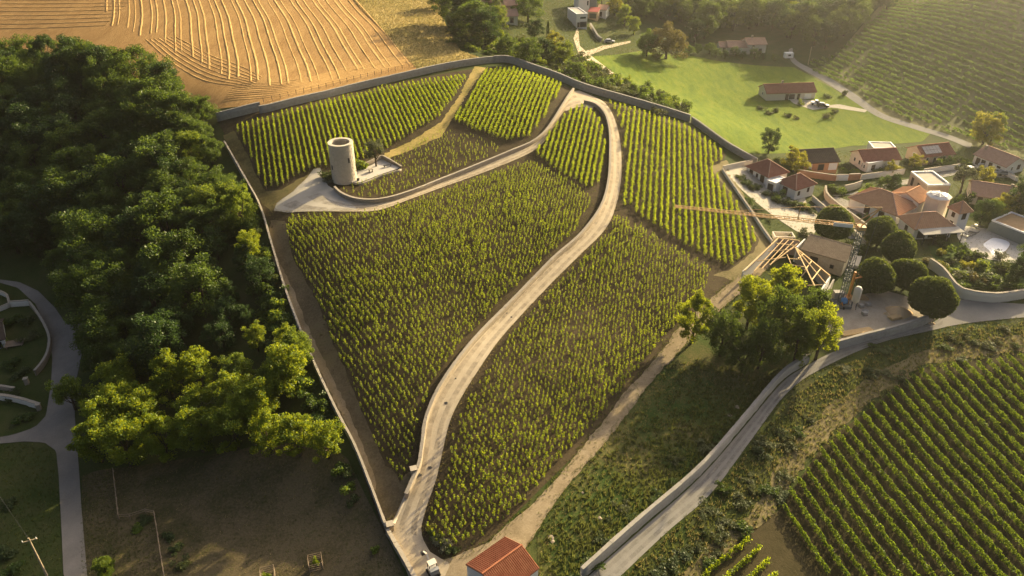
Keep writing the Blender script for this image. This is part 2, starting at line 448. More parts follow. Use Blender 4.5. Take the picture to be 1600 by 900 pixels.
def scatter_in(poly, spacing, jit=0.5):
    poly = np.asarray(poly)
    x0, y0 = poly.min(0); x1, y1 = poly.max(0)
    X, Y = np.meshgrid(np.arange(x0, x1, spacing), np.arange(y0, y1, spacing))
    X = X.ravel() + rng.uniform(-jit, jit, X.size) * spacing; Y = Y.ravel() + rng.uniform(-jit, jit, Y.size) * spacing
    k = inside(poly, X, Y)
    return X[k], Y[k]
def dist_to(path, x, y):
    path = np.asarray(path); d = np.full(len(x), 1e9)
    for a, b in zip(path[:-1], path[1:]):
        ab = b - a; L2 = (ab ** 2).sum() + 1e-9
        t = np.clip(((x - a[0]) * ab[0] + (y - a[1]) * ab[1]) / L2, 0, 1)
        d = np.minimum(d, np.hypot(x - a[0] - t * ab[0], y - a[1] - t * ab[1]))
    return d
def sheet(name, poly, m, off, step=2.5, label=None, kind='structure', fray=0.0, zf=None):
    poly = np.asarray(poly)
    b = resample(np.vstack([poly, poly[:1]]), step * .7)[:-1]
    if fray: b = b + rng.normal(0, fray, b.shape)
    x0, y0 = b.min(0); x1, y1 = b.max(0)
    X, Y = np.meshgrid(np.arange(x0, x1, step), np.arange(y0, y1, step))
    X, Y = X.ravel(), Y.ravel()
    k = inside(b, X, Y); X, Y = X[k], Y[k]
    pts = [Vector(p) for p in b] + [Vector((x, y)) for x, y in zip(X, Y)]
    n = len(b)
    v, _, f, *_r = delaunay_2d_cdt(pts, [(i, (i + 1) % n) for i in range(n)], [], 1, 1e-5)
    v = np.array([tuple(p) for p in v])
    z = Z(v[:, 0], v[:, 1]) + off if zf is None else zf(v[:, 0], v[:, 1])
    me = np_mesh(name, np.c_[v, z], np.array([tuple(t) for t in f]))
    for p in me.polygons: p.use_smooth = True
    # faces up
    if len(me.polygons) and me.polygons[0].normal.z < 0: me.flip_normals()
    o = link(name, me, m)
    if label: o['label'] = label
    o['kind'] = kind
    return o
def wall(name, label, path, h, th, m, cap=None, capw=.12, caph=.10, cat='wall', hf=None, base=-.5, step=1.2, group=None, seg=0.9, rough=.035):
    """free-standing wall along a ground path, with a course of cap stones"""
    p = resample(path, step)
    n = len(p)
    t = np.gradient(p, axis=0); t /= np.linalg.norm(t, axis=1)[:, None]
    nr = np.c_[-t[:, 1], t[:, 0]]
    zg = Z(p[:, 0], p[:, 1])
    hh = np.full(n, float(h)) if hf is None else np.array([hf(i / (n - 1)) for i in range(n)])
    lv = [base, .0, .5, 1.0]
    V = []
    for sgn in (1, -1):
        for k, l in enumerate(lv):
            zz = zg + (l if l < 0 else l * hh)
            j = rng.normal(0, rough, n) if 0 < k < 3 else np.zeros(n)
            q = p + nr * (sgn * th / 2 + j[:, None])
            V.append(np.c_[q, zz])
    V = np.vstack(V)
    idx = lambda s, k, i: (s * 4 + k) * n + i
    F = []
    for i in range(n - 1):
        for k in range(3):
            F.append((idx(0, k, i + 1), idx(0, k, i), idx(0, k + 1, i), idx(0, k + 1, i + 1)))
            F.append((idx(1, k, i), idx(1, k, i + 1), idx(1, k + 1, i + 1), idx(1, k + 1, i)))
        F.append((idx(0, 3, i + 1), idx(0, 3, i), idx(1, 3, i), idx(1, 3, i + 1)))
    for i in (0, n - 1):
        for k in range(3):
            F.append((idx(0, k, i), idx(1, k, i), idx(1, k + 1, i), idx(0, k + 1, i)))
    root = empty(name, (0, 0, 0), 0, label, cat, group)
    link('wall_face', np_mesh('wall_face', V, np.array(F)), m, root)
    if cap is not None:
        q = resample(p, seg)
        mb = MB()
        hq = np.interp(np.linspace(0, 1, len(q)), np.linspace(0, 1, n), hh)
        for i in range(len(q) - 1):
            a, b = q[i], q[i + 1]
            z0 = float(Z(*a)) + hq[i]; z1 = float(Z(*b)) + hq[i + 1]
            d = (b - a) / np.linalg.norm(b - a); nn = np.array([-d[1], d[0]])
            w = th / 2 + capw / 2 + random.uniform(-.02, .02); e = .012; up = caph + random.uniform(-.015, .015)
            a2, b2 = a + d * e, b - d * e
            vs = []
            for zz in (0.004, up):
                vs += [(*(a2 + nn * w), z0 + zz), (*(a2 - nn * w), z0 + zz), (*(b2 - nn * w), z1 + zz), (*(b2 + nn * w), z1 + zz)]
            mb.add(vs, [(3, 2, 1, 0), (4, 5, 6, 7), (0, 1, 5, 4), (1, 2, 6, 5), (2, 3, 7, 6), (3, 0, 4, 7)])
        c = mb.build('coping_stones', cap, root)
        c['kind'] = 'stuff'
    return root

# ------------------------------------------------------------------ ground sheet
_far = np.array([40, 110, 220, 420, 800, 1500, 2600.])
_ax = np.r_[GX0 - _far[::-1], _gx, GX1 + _far]
_ay = np.r_[GY0 - _far[::-1], _gy, GY1 + _far]
_AX, _AY = np.meshgrid(_ax, _ay)
_AZ = Z(_AX.ravel(), _AY.ravel())
_nx, _ny = len(_ax), len(_ay)
_ii = np.arange(_nx * _ny).reshape(_ny, _nx)
_me = np_mesh('ground', np.c_[_AX.ravel(), _AY.ravel(), _AZ], np.stack([_ii[:-1, :-1], _ii[:-1, 1:], _ii[1:, 1:], _ii[1:, :-1]], -1).reshape(-1, 4))
for _p in _me.polygons: _p.use_smooth = True
ground = tag(link('ground', _me, M['ground']), 'rolling hillside of rough grass and scrub', None, None, 'structure')

# ------------------------------------------------------------------ fields, lanes and roads (sheets)
laneL = [(613,822),(644,750),(652,732),(658,690),(664,655),(690,600),(745,528),(800,472),(860,410),(905,370),(936,328),(948,287),(951,243),(950,207),(943,182),(928,167),(912,163)]
laneR = [(660,842),(658,825),(668,788),(682,748),(695,690),(702,662),(716,630),(748,578),(790,520),(850,455),(905,400),(946,358),(963,320),(971,272),(969,222),(960,185),(944,160),(920,148)]
upU = [(896,143),(864,193),(838,222),(790,244),(700,281),(645,303),(600,316),(562,317),(535,308),(523,297)]
upD = [(912,163),(884,172),(866,198),(842,230),(796,254),(700,290),(640,312),(592,329),(545,331),(500,331),(450,332),(428,328)]
W_laneL, W_laneR = smooth(PL(laneL)), smooth(PL(laneR))
W_upU, W_upD = smooth(PL(upU)), smooth(PL(upD))
trackU = [(693,875),(720,866),(760,848),(800,815),(835,785),(870,748),(905,705),(940,662),(975,615),(1005,582),(1035,548),(1062,510),(1110,468),(1150,435),(1195,400)]
trackD = [(640,905),(700,912),(745,905),(800,880),(838,832),(868,785),(905,738),(945,692),(985,640),(1015,600),(1045,568),(1075,535),(1120,490),(1160,455),(1205,415)]
W_trU, W_trD = smooth(PL(trackU)), smooth(PL(trackD))
vine_zone = PL([(340,190),(420,170),(600,132),(775,104),(870,128),(910,150),(960,160),(1075,195),(1135,240),(1125,265),(1200,375),(1150,440),(1060,520),(900,710),(760,850),(693,878),(655,905),(648,900),(600,835),(555,705),(500,592),(447,455),(418,345),(400,310),(360,230)])
sheet('vineyard_soil', vine_zone, M['soil'], .04, 2.5, 'bare brown soil of the walled vineyard')
wheat_zone = PL([(-140,75),(30,75),(150,95),(250,150),(330,172),(345,170),(420,166),(500,150),(600,127),(652,108),(640,95),(600,50),(545,-8),(530,-60),(0,-60)])
wheat = sheet('wheat_field', wheat_zone, M['stubble'], .05, 2.5, 'golden harvested wheat field above the wood')
sheet('fallow_field', PL([(652,108),(640,95),(600,50),(545,-8),(535,-40),(700,-40),(690,25),(720,80),(770,96),(700,110)]), M['dry_grass'], .05, 2.5, 'dry fallow grass strip beside the wheat field')
meadow_zone = PL([(915,88),(1000,80),(1085,88),(1120,95),(1240,105),(1270,120),(1330,155),(1400,188),(1455,208),(1440,222),(1330,228),(1215,240),(1165,240),(1085,190),(1035,170),(990,150)])
sheet('meadow', meadow_zone, M['meadow'], .05, 2.5, 'bright green mown meadow in the valley')
hill_zone = PL([(1296,100),(1256,110),(1275,125),(1400,190),(1500,224),(1600,246),(1760,290),(1900,200),(1750,-20),(1600,-70),(1430,-40),(1330,60)])
sheet('hillside_vineyard_soil', hill_zone, M['hillsoil'], .05, 4.0, 'pale soil of the far hillside vineyard')
dark_zone = PL([(128,915),(128,745),(150,735),(300,715),(430,690),(540,710),(592,815),(640,915)])
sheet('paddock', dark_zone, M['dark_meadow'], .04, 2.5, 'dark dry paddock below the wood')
sheet('grass_bank', PL([(905,905),(1090,740),(1250,565),(1250,560),(1080,520),(1045,570),(985,640),(905,740),(840,835),(840,905)]), M['verge'], .05, 2.5, 'grassy slope between dirt track and roadside wall')
LR_zone = PL([(1080,915),(1140,855),(1215,800),(1290,690),(1440,575),(1620,545),(1640,920)])
sheet('trained_vineyard_soil', LR_zone, M['dark_soil'], .04, 2.5, 'dry soil of the trained vineyard below the road')
sheet('field_margin', PL([(1095,905),(1150,848),(1212,800),(1240,745),(1285,690),(1340,645),(1440,570),(1510,560),(1620,545),(1620,520),(1480,535),(1380,575),(1300,630),(1230,700),(1180,790),(1100,860),(1060,905)]), M['margin'], .06, 2.0, 'worn grassy margin between bank and trained vineyard', fray=.3)
sheet('grass_margin', PL([(1108,262),(1136,250),(1150,285),(1175,325),(1208,380),(1152,440),(1112,430),(1142,421),(1176,396),(1186,376),(1157,325),(1132,290)]), M['margin'], .07, 1.5, 'dry grass margin between the rows and the village wall', fray=.12)
sheet('soil_margin', PL([(422,345),(446,345),(455,395),(470,425),(500,480),(525,550),(553,610),(575,665),(600,722),(628,754),(642,732),(648,742),(614,820),(606,826),(580,762),(556,703),(500,590),(447,453),(420,365)]), M['bare_margin'], .06, 1.8, 'bare brown margin along the thin boundary wall', fray=.12)
sheet('headland', PL([(348,212),(366,204),(388,246),(414,300),(440,297),(485,270),(512,266),(500,264),(488,268),(476,282),(455,303),(432,320),(424,332),(405,312),(372,255)]), M['headland'], .06, 1.4, 'dry grass headland around the tower rows', fray=.12)
# concrete lane: up from the gate, round the hairpin
sheet('lane', np.vstack([W_laneL, W_laneR[::-1]]), M['concrete'], .09, 1.6, 'pale concrete lane winding up through the vines')
sheet('tower_lane', np.vstack([W_upU, W_upD[::-1], smooth(PL([(912,163),(930,158),(915,145),(896,143)]))[::-1][:0] if False else PL([(920,148),(908,143)])[:0]]), M['concrete'], .095, 1.6, 'pale lane branch running to the stone tower')
sheet('lane_bend', PL([(896,143),(905,142),(920,148),(930,160),(926,172),(912,167),(900,168),(884,174),(880,166)]), M['concrete'], .10, 1.2, 'concrete hairpin bend under the top wall')
sheet('tower_yard', PL([(428,330),(450,333),(520,331),(560,328),(545,316),(530,306),(523,297),(512,290),(500,262),(490,265),(478,280),(455,302),(432,318)]), M['gravel'], .11, 1.5, 'pale gravel yard in front of the stone tower')
sheet('dirt_track', np.vstack([W_trU, W_trD[::-1]]), M['dirt'], .08, 1.1, 'sandy dirt track along the foot of the vines', fray=.1)
sheet('lane_foot', PL([(640,905),(610,830),(613,822),(658,825),(660,842),(672,863),(693,876),(705,880),(690,912)]), M['concrete'], .10, 1.4, 'wide concrete foot of the lane at the gate')
w_lt = smooth(PL([(423,400),(440,440),(470,520),(500,580),(530,640),(556,700),(585,770)]))
sheet('vehicle_track', np.vstack([w_lt, smooth(PL([(590,760),(567,695),(541,635),(511,574),(482,512),(452,440),(432,400)]))]), M['dirt'], .07, 1.5, 'worn wheel track beside the boundary wall', fray=.1)
for _pl, _lb in (([(690,213),(760,106),(742,104),(718,150),(690,190),(640,222),(600,240),(598,250),(640,236)], 'dry grass break between the tower rows and the top plot'),):
    sheet('grass_break', PL(_pl), M['dry_grass'], .06, 1.0, _lb, fray=.12)
# roads
roadL = [(915,905),(1005,825),(1095,745),(1165,665),(1220,600),(1255,575),(1310,547),(1380,528),(1450,507),(1470,495),(1485,470),(1500,468),(1560,473),(1640,478)]
roadR = [(965,905),(1042,832),(1112,770),(1172,690),(1232,612),(1292,572),(1372,537),(1450,518),(1500,507),(1560,500),(1640,494)]
W_roadL, W_roadR = smooth(PL(roadL)), smooth(PL(roadR))
sheet('road', np.vstack([W_roadL, W_roadR[::-1]]), M['asphalt_pale'], .08, 1.6, 'pale road running along the grey roadside wall')
lrL = [(-40,440),(0,442),(28,450),(55,475),(75,515),(82,560),(80,600),(72,650),(55,668),(20,680),(-40,690)]
lrR = [(-40,432),(0,437),(30,441),(60,455),(85,480),(105,508),(130,506),(130,545),(118,600),(117,650),(120,690),(124,740),(128,800),(137,905),(100,905),(96,820),(92,745),(88,705),(70,692),(40,690),(-40,697)]
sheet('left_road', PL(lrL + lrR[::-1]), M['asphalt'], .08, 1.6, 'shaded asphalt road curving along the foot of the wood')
vrL = [(1238,75),(1245,95),(1290,118),(1340,150),(1380,178),(1430,195),(1480,210),(1520,225)]
vrR = [(1232,77),(1238,98),(1283,125),(1330,156),(1372,183),(1425,201),(1478,217),(1515,232)]
sheet('valley_road', np.vstack([smooth(PL(vrL)), smooth(PL(vrR))[::-1]]), M['asphalt_pale'], .08, 2.0, 'narrow valley road below the hillside vineyard')
sheet('farm_lane', PL([(903,40),(906,72),(915,80),(940,72),(985,64),(985,67),(945,77),(922,86),(940,100),(975,125),(970,128),(930,103),(905,86),(896,60)]), M['concrete'], .08, 2.0, 'narrow lane climbing to the white modern house')
sheet('bungalow_drive', PL([(1282,166),(1310,163),(1355,172),(1352,176),(1300,168),(1270,172),(1240,162),(1232,155),(1275,157)]), M['gravel'], .08, 2.0, 'gravel drive of the valley bungalow')
sheet('estate_street', PL([(1300,305),(1340,318),(1400,345),(1330,375),(1295,350),(1270,322),(1290,312),(1410,282),(1500,262),(1560,262),(1595,280),(1500,272),(1420,288),(1330,305)]), M['asphalt_pale'], .07, 1.8, 'narrow street between the village garden walls')
sheet('gatehouse_yard', PL([(1128,263),(1175,252),(1255,298),(1262,325),(1285,342),(1268,372),(1245,362),(1205,335),(1160,298)]), M['gravel'], .07, 1.8, 'pale forecourt of the twin pavilion house')
sheet('building_yard', PL([(1305,480),(1340,462),(1385,455),(1440,470),(1470,493),(1455,504),(1380,522),(1312,536),(1290,520)]), M['yard'], .09, 1.8, 'bare earth of the building yard', fray=.1)
sheet('pool_terrace', PL([(1498,352),(1545,358),(1600,385),(1640,410),(1600,415),(1540,405),(1505,385),(1495,370)]), M['patio'], .09, 1.6, 'pale paved terrace around the covered pool')
sheet('villa_lawn', PL([(1450,385),(1500,378),(1530,400),(1600,410),(1640,440),(1600,450),(1540,452),(1500,440),(1465,415)]), M['garden'], .06, 1.8, 'garden lawn below the large villa')

# ------------------------------------------------------------------ leaves
def leaf_quads(C, size, r=None, up=0.25):
    """one small bent-free leaf face per centre, turned at random"""
    r = r or rng
    n = len(C)
    nv = r.normal(size=(n, 3)); nv[:, 2] = np.abs(nv[:, 2]) + up
    nv /= np.linalg.norm(nv, axis=1)[:, None]
    a = r.normal(size=(n, 3))
    u = np.cross(nv, a); u /= np.linalg.norm(u, axis=1)[:, None] + 1e-9
    v = np.cross(nv, u)
    s = (np.asarray(size) * np.ones(n))[:, None] * .5
    el = r.uniform(.6, 1.0, n)[:, None]
    V = np.stack([C - u * s - v * s * el * .55, C + u * s * .35 - v * s * el, C + u * s + v * s * el * .5, C - u * s * .3 + v * s * el], 1).reshape(-1, 3)
    F = np.arange(4 * n).reshape(n, 4)
    return V, F
def join(parts):
    V, F, mi, n = [], [], [], 0
    for v, f, m in parts:
        V.append(v); F.append(f + n); mi.append(np.full(len(f), m)); n += len(v)
    return np.vstack(V), np.vstack(F), np.concatenate(mi)
_BOXF = np.array([(3, 2, 1, 0), (4, 5, 6, 7), (0, 1, 5, 4), (1, 2, 6, 5), (2, 3, 7, 6), (3, 0, 4, 7)])
def post_quads(B, h, w):
    """upright square stakes at base points B (n,3)"""
    n = len(B)
    q = np.array([(-1, -1, 0), (1, -1, 0), (1, 1, 0), (-1, 1, 0), (-1, -1, 1), (1, -1, 1), (1, 1, 1), (-1, 1, 1)], float)
    V = B[:, None, :] + q[None] * np.stack([np.full(n, w / 2), np.full(n, w / 2), np.ones(n) * h], 1)[:, None, :]
    F = (_BOXF[None] + 8 * np.arange(n)[:, None, None]).reshape(-1, 4)
    return V.reshape(-1, 3), F

# ------------------------------------------------------------------ staked vines (one stake each, planted on a square grid)
plotA = PL([(447,345),(560,338),(640,320),(700,297),(800,262),(832,254),(880,280),(926,312),(900,362),(850,407),(785,470),(730,527),(680,595),(652,655),(643,728),(628,752),(600,722),(575,665),(553,610),(525,550),(500,480),(470,425),(455,395)])
plotB = PL([(962,338),(1000,356),(1075,400),(1112,425),(1098,462),(1060,502),(1005,570),(940,650),(880,717),(830,776),(760,836),(705,864),(676,852),(666,825),(677,790),(693,750),(705,690),(716,660),(756,585),(801,522),(861,458),(915,402),(950,366)])
plotG = PL([(690,204),(740,212),(783,233),(776,240),(700,272),(640,295),(600,309),(565,309),(540,301),(532,295),(562,286),(632,266),(604,251),(640,234)])
def lattice(poly, d, sp, jit=.085):
    d = np.array(d) / np.hypot(*d); e = np.array([-d[1], d[0]])
    c = poly.mean(0)
    n = int(120 / sp)
    I, J = np.meshgrid(np.arange(-n, n), np.arange(-n, n))
    p = c + I.reshape(-1, 1) * sp * d + J.reshape(-1, 1) * sp * e
    p = p + rng.normal(0, jit, p.shape)
    return p[inside(poly, p[:, 0], p[:, 1])]
vx = np.vstack([lattice(plotA, (-.565, .825), .93), lattice(plotB, (-.565, .825), .93)])
vg = lattice(plotG, (-.565, .825), 1.15, .2)
vg = vg[rng.random(len(vg)) < .82]
vx = vx[rng.random(len(vx)) < .955]
nA = len(vx)
vx = np.vstack([vx, vg])
vsc = rng.uniform(.6, 1.02, len(vx))
vsc[nA:] *= .72
# a soft patchiness in vigour
_pt = np.sin(vx[:, 0] * .21 + 1.3) * np.sin(vx[:, 1] * .17 + .4) + .6 * np.sin(vx[:, 0] * .09 - vx[:, 1] * .13)
vsc *= 1 + .12 * _pt
vsc[rng.random(len(vx)) < .05] *= .55
vzz = Z(vx[:, 0], vx[:, 1])
def vine_leaves(n, r):
    t = r.random(n) ** .8
    rad = (.06 + .14 * np.sin(np.pi * np.clip(t * .9 + .12, 0, 1))) * r.uniform(.4, 1.35, n)
    a = r.uniform(0, 2 * np.pi, n)
    return np.c_[rad * np.cos(a), rad * np.sin(a), .18 + 1.2 * t], r.uniform(.13, .25, n)
PROTO_V = []
for k in range(10):
    r_ = np.random.default_rng(100 + k)
    C, S = vine_leaves(42, r_)
    C[:, 0] += C[:, 2] * r_.normal(0, .06); C[:, 1] += C[:, 2] * r_.normal(0, .06)
    lv, lf = leaf_quads(C, S, r_, .1)
    sv, sf = post_quads(np.array([[0, 0, -.1]]), 1.55, .05)
    PROTO_V.append(join([(lv, lf, 0), (sv, sf, 1)]))
near = np.argsort(np.hypot(np.hypot(vx[:, 0], vx[:, 1]), CAM_H - vzz))[:300]
isnear = np.zeros(len(vx), bool); isnear[near] = True
_pm = [np_mesh('staked_vine', *p) for p in PROTO_V]
for me in _pm:
    me.materials.append(L['vine']); me.materials.append(M['old_timber'])
_dl = np.array([-.565, .825]); _el = np.array([.825, .565])
_inB = inside(plotB, vx[:, 0], vx[:, 1])
def vine_labels(ids, where):
    """planted lines run up the slope; count the lines from the lane, the vines from the low end"""
    ln = np.round((vx[ids] @ _el - (vx[ids] @ _el).min()) / .93).astype(int)
    out = {}
    for n_, l_ in enumerate(sorted(set(ln))):
        mem = sorted((i for i, q in zip(ids, ln) if q == l_), key=lambda i: vx[i] @ _dl)
        for m_, i in enumerate(mem): out[i] = '%s staked vine up the %s planted line from the lane, %s' % (ordinal(m_ + 1), ordinal(n_ + 1), where)
    return out
NEAR = (near, isnear)
_parts = []
for k in range(10):
    ids = np.where((~isnear) & (np.arange(len(vx)) % 10 == k))[0]
    V, F, mi = PROTO_V[k]
    a = rng.uniform(0, 6.28, len(ids)); c, s = np.cos(a), np.sin(a); sc = vsc[ids]
    X = (V[None, :, 0] * c[:, None] - V[None, :, 1] * s[:, None]) * sc[:, None] + vx[ids, 0][:, None]
    Y = (V[None, :, 0] * s[:, None] + V[None, :, 1] * c[:, None]) * sc[:, None] + vx[ids, 1][:, None]
    ZZ = V[None, :, 2] * sc[:, None] * 1.05 + vzz[ids][:, None]
    FF = (F[None] + len(V) * np.arange(len(ids))[:, None, None]).reshape(-1, 4)
    _parts.append((np.stack([X, Y, ZZ], -1).reshape(-1, 3), FF, np.tile(mi, len(ids))))
_V = np.vstack([p[0] for p in _parts]); _off = np.cumsum([0] + [len(p[0]) for p in _parts])
_F = np.vstack([p[1] + o for p, o in zip(_parts, _off)]); _mi = np.concatenate([p[2] for p in _parts])
tag(link('vine_planting', np_mesh('vine_planting', _V, _F, _mi), [L['vine'], M['old_timber']]),
    'dense planting of young staked vines covering the walled slope', 'vines', None, 'stuff')

# ------------------------------------------------------------------ vine rows
_ONES = ['', 'first', 'second', 'third', 'fourth', 'fifth', 'sixth', 'seventh', 'eighth', 'ninth', 'tenth', 'eleventh', 'twelfth', 'thirteenth', 'fourteenth', 'fifteenth', 'sixteenth', 'seventeenth', 'eighteenth', 'nineteenth']
_TENS = {2: 'twent', 3: 'thirt', 4: 'fort', 5: 'fift', 6: 'sixt', 7: 'sevent', 8: 'eight', 9: 'ninet'}
def ordinal(n):
    if n >= 100: return 'hundred' + ('th' if n % 100 == 0 else ' and ' + ordinal(n % 100))
    if n < 20: return _ONES[n]
    t, u = divmod(n, 10)
    return _TENS[t] + ('ieth' if u == 0 else 'y-' + _ONES[u])
_vl = vine_labels([i for i in near if _inB[i]], 'above the tiled house')
_vl.update(vine_labels([i for i in near if not _inB[i]], 'beside the gate'))
for i in near:
    o = bpy.data.objects.new('staked_vine', _pm[i % 10])
    COL.objects.link(o)
    o.location = (vx[i, 0], vx[i, 1], vzz[i])
    o.rotation_euler = (0, 0, random.uniform(0, 6.28))
    s = float(vsc[i]); o.scale = (s, s, s * 1.05)
    tag(o, _vl[i], 'vine', 'nearest staked vines of the walled slope')
def clip_line(poly, p, d):
    """parameter intervals of the line p + t d inside the polygon"""
    ts = []
    for a, b in zip(poly, np.roll(poly, -1, axis=0)):
        e = b - a; den = d[0] * e[1] - d[1] * e[0]
        if abs(den) < 1e-9: continue
        w = a - p
        t = (w[0] * e[1] - w[1] * e[0]) / den; u = (w[0] * d[1] - w[1] * d[0]) / den
        if 0 <= u < 1: ts.append(t)
    ts.sort()
    return list(zip(ts[::2], ts[1::2]))
def vine_rows(poly, d, sp, where, group, per_m, h, wdt, ls, leaf, plant=0.9, post_gap=6.0, gaps=.03, lo=.25, from_='left', patch=0.0, hvar=.12):
    d = np.array(d) / np.hypot(*d); e = np.array([d[1], -d[0]])       # e points to the right in the picture
    c = poly.mean(0)
    pr = (poly - c) @ e
    k = np.arange(pr.min() + sp * .5, pr.max(), sp)
    cnt = 0
    for q in k:
        for t0, t1 in clip_line(poly, c + e * q, d):
            if t1 - t0 < 2.0: continue
            t0 += random.uniform(0, .8); t1 -= random.uniform(0, .8)
            n = int((t1 - t0) * per_m)
            if n < 6: continue
            cnt += 1
            npl = max(2, int((t1 - t0) / plant))
            t = t0 + (np.floor(rng.random(n) * npl) + .5 + rng.normal(0, .3, n)) / npl * (t1 - t0)
            pl = ((t - t0) / (t1 - t0) * npl).astype(int).clip(0, npl - 1)
            vig = rng.uniform(1 - hvar * 2, 1 + hvar, npl); ex = rng.random(npl) > gaps
            off = rng.normal(0, .06, npl)
            if patch:
                pp = (c + e * q)[None] + np.linspace(t0, t1, npl)[:, None] * d
                nz = np.sin(pp[:, 0] * .11 + 2) + np.sin(pp[:, 1] * .13 + q * .21) + np.sin(pp[:, 0] * .31 - pp[:, 1] * .27)
                ex &= (nz + rng.normal(0, .9, npl)) > -patch
            kk = ex[pl]; t = t[kk]; pl = pl[kk]
            if len(t) < 4: cnt -= 1; continue
            m = len(t)
            hz = rng.random(m) ** .75
            w = (rng.normal(0, wdt * .30, m) * (1.1 - .45 * hz)).clip(-wdt * .8, wdt * .8)
            xy = (c + e * q) + t[:, None] * d + (w + off[pl])[:, None] * e
            C = np.c_[xy, Z(xy[:, 0], xy[:, 1]) + lo + hz * (h - lo) * vig[pl]]
            base = c + e * q + d * (t0 + t1) / 2
            o3 = np.array([base[0], base[1], float(Z(*base))])
            lv, lf = leaf_quads(C - o3, rng.uniform(.7, 1.25, m) * ls, rng, .05)
            tp = np.arange(t0, t1, post_gap)
            pb = (c + e * q) + tp[:, None] * d
            pv, pf = post_quads(np.c_[pb, Z(pb[:, 0], pb[:, 1]) - .1] - o3, h + .15, .06)
            V, F, mi = join([(lv, lf, 0), (pv, pf, 1)])
            o = link('vine_row', np_mesh('vine_row', V, F, mi), [leaf, M['old_timber']])
            o.location = o3
            tag(o, '%s vine row counted from the %s %s' % (ordinal(cnt), from_, where), 'vine row', group)
    return cnt
plotC = PL([(905,166),(922,172),(938,190),(945,215),(946,255),(934,288),(918,298),(870,270),(836,243),(860,207),(882,182)])
plotD = PL([(950,160),(1075,201),(1128,238),(1134,250),(1110,262),(1130,290),(1155,325),(1182,375),(1172,395),(1142,420),(1100,402),(1040,367),(975,326),(970,310),(977,270),(975,220),(968,188)])
plotE = PL([(758,112),(800,109),(876,132),(878,140),(852,185),(828,214),(790,222),(740,204),(708,190),(737,150)])
plotF = PL([(368,200),(420,186),(600,139),(732,119),(713,150),(688,184),(640,213),(600,238),(560,254),(515,263),(485,266),(440,293),(415,297),(390,245)])
_nr = {}
_nr['F'] = vine_rows(plotF, (-.30, .95), 1.28, 'in the upper plot behind the stone tower', 'vine rows above the tower', 44, 1.45, .46, .25, L['vine'], gaps=.0)
_nr['E'] = vine_rows(plotE, (.17, .98), 1.25, 'in the top plot under the wall corner', 'vine rows in the top plot', 48, 1.4, .62, .26, L['vine'], gaps=.0)
_nr['C'] = vine_rows(plotC, (.17, .98), 1.3, 'in the small plot inside the hairpin', 'vine rows inside the hairpin', 48, 1.4, .6, .26, L['vine'], gaps=.01)
_nr['D'] = vine_rows(plotD, (.17, .98), 1.4, 'in the plot between hairpin lane and village', 'vine rows beside the village', 46, 1.4, .62, .26, L['vine'], gaps=.02, patch=3.0)
plotLR = PL([(1218,800),(1245,745),(1290,695),(1340,650),(1400,605),(1445,575),(1480,572),(1530,566),(1575,556),(1640,565),(1660,920),(1330,930),(1270,880),(1235,830)])
_nr['LR'] = vine_rows(plotLR, (-.27, .96), 2.4, 'in the trained vineyard below the road', 'trained vine rows below the road', 150, 1.35, .42, .21, L['vine_row'], gaps=.0, lo=.2, post_gap=5.0)
plotS = PL([(1088,905),(1140,855),(1165,838),(1185,852),(1215,900),(1215,915),(1090,915)])
_ds = P(1160, 845) - P(1100, 895)
_nr['S'] = vine_rows(plotS, _ds, 1.9, 'in the small patch beside the trained vineyard', 'vine rows in the small patch', 80, 1.2, .6, .25, L['vine'], gaps=.01)
plotH = PL([(1300,88),(1262,95),(1270,112),(1330,142),(1400,180),(1500,215),(1600,238),(1700,262),(1800,150),(1700,20),(1600,-20),(1420,-20),(1345,50)])
_dh = P(1450, 125) - P(1330, 80)
_nr['H'] = vine_rows(plotH, _dh, 3.2, 'on the hazy hillside across the valley', 'vine rows on the far hillside', 34, 1.05, .5, .40, L['vine_far'], plant=1.3, post_gap=400, gaps=.04, lo=.1, from_='lane up' if False else 'valley road', patch=2.8, hvar=.2)
print('rows', _nr, 'vines', len(vx))

# ------------------------------------------------------------------ trees and shrubs
def crown_points(r, H, Rx, n_cl, per, cl_r, base=.32, flat=.8, lobes=0):
    """leaf centres: clumps spread over an uneven crown volume"""
    cz, hz = H * (base + 1) / 2, H * (1 - base) / 2
    d = r.normal(size=(n_cl, 3)); d /= np.linalg.norm(d, axis=1)[:, None]
    d[:, 2] = np.where((d[:, 2] < -.75) & (r.random(n_cl) < .7), -d[:, 2] * .8, d[:, 2])
    lob = 1 + .22 * np.sin(3 * np.arctan2(d[:, 1], d[:, 0]) + r.uniform(0, 6)) * (1 - np.abs(d[:, 2])) + r.normal(0, .13, n_cl)
    rr = r.uniform(.45, 1.0, n_cl) ** .6 * lob
    cc = np.c_[d[:, 0] * Rx * rr, d[:, 1] * Rx * rr, cz + d[:, 2] * hz * rr]
    P_ = []
    for c in cc:
        m = int(per * r.uniform(.6, 1.3))
        q = r.normal(size=(m, 3)); q /= np.linalg.norm(q, axis=1)[:, None]
        q *= (r.random(m) ** .45)[:, None] * cl_r * r.uniform(.7, 1.25)
        q[:, 2] *= flat
        P_.append(c + q)
    return np.vstack(P_), cc
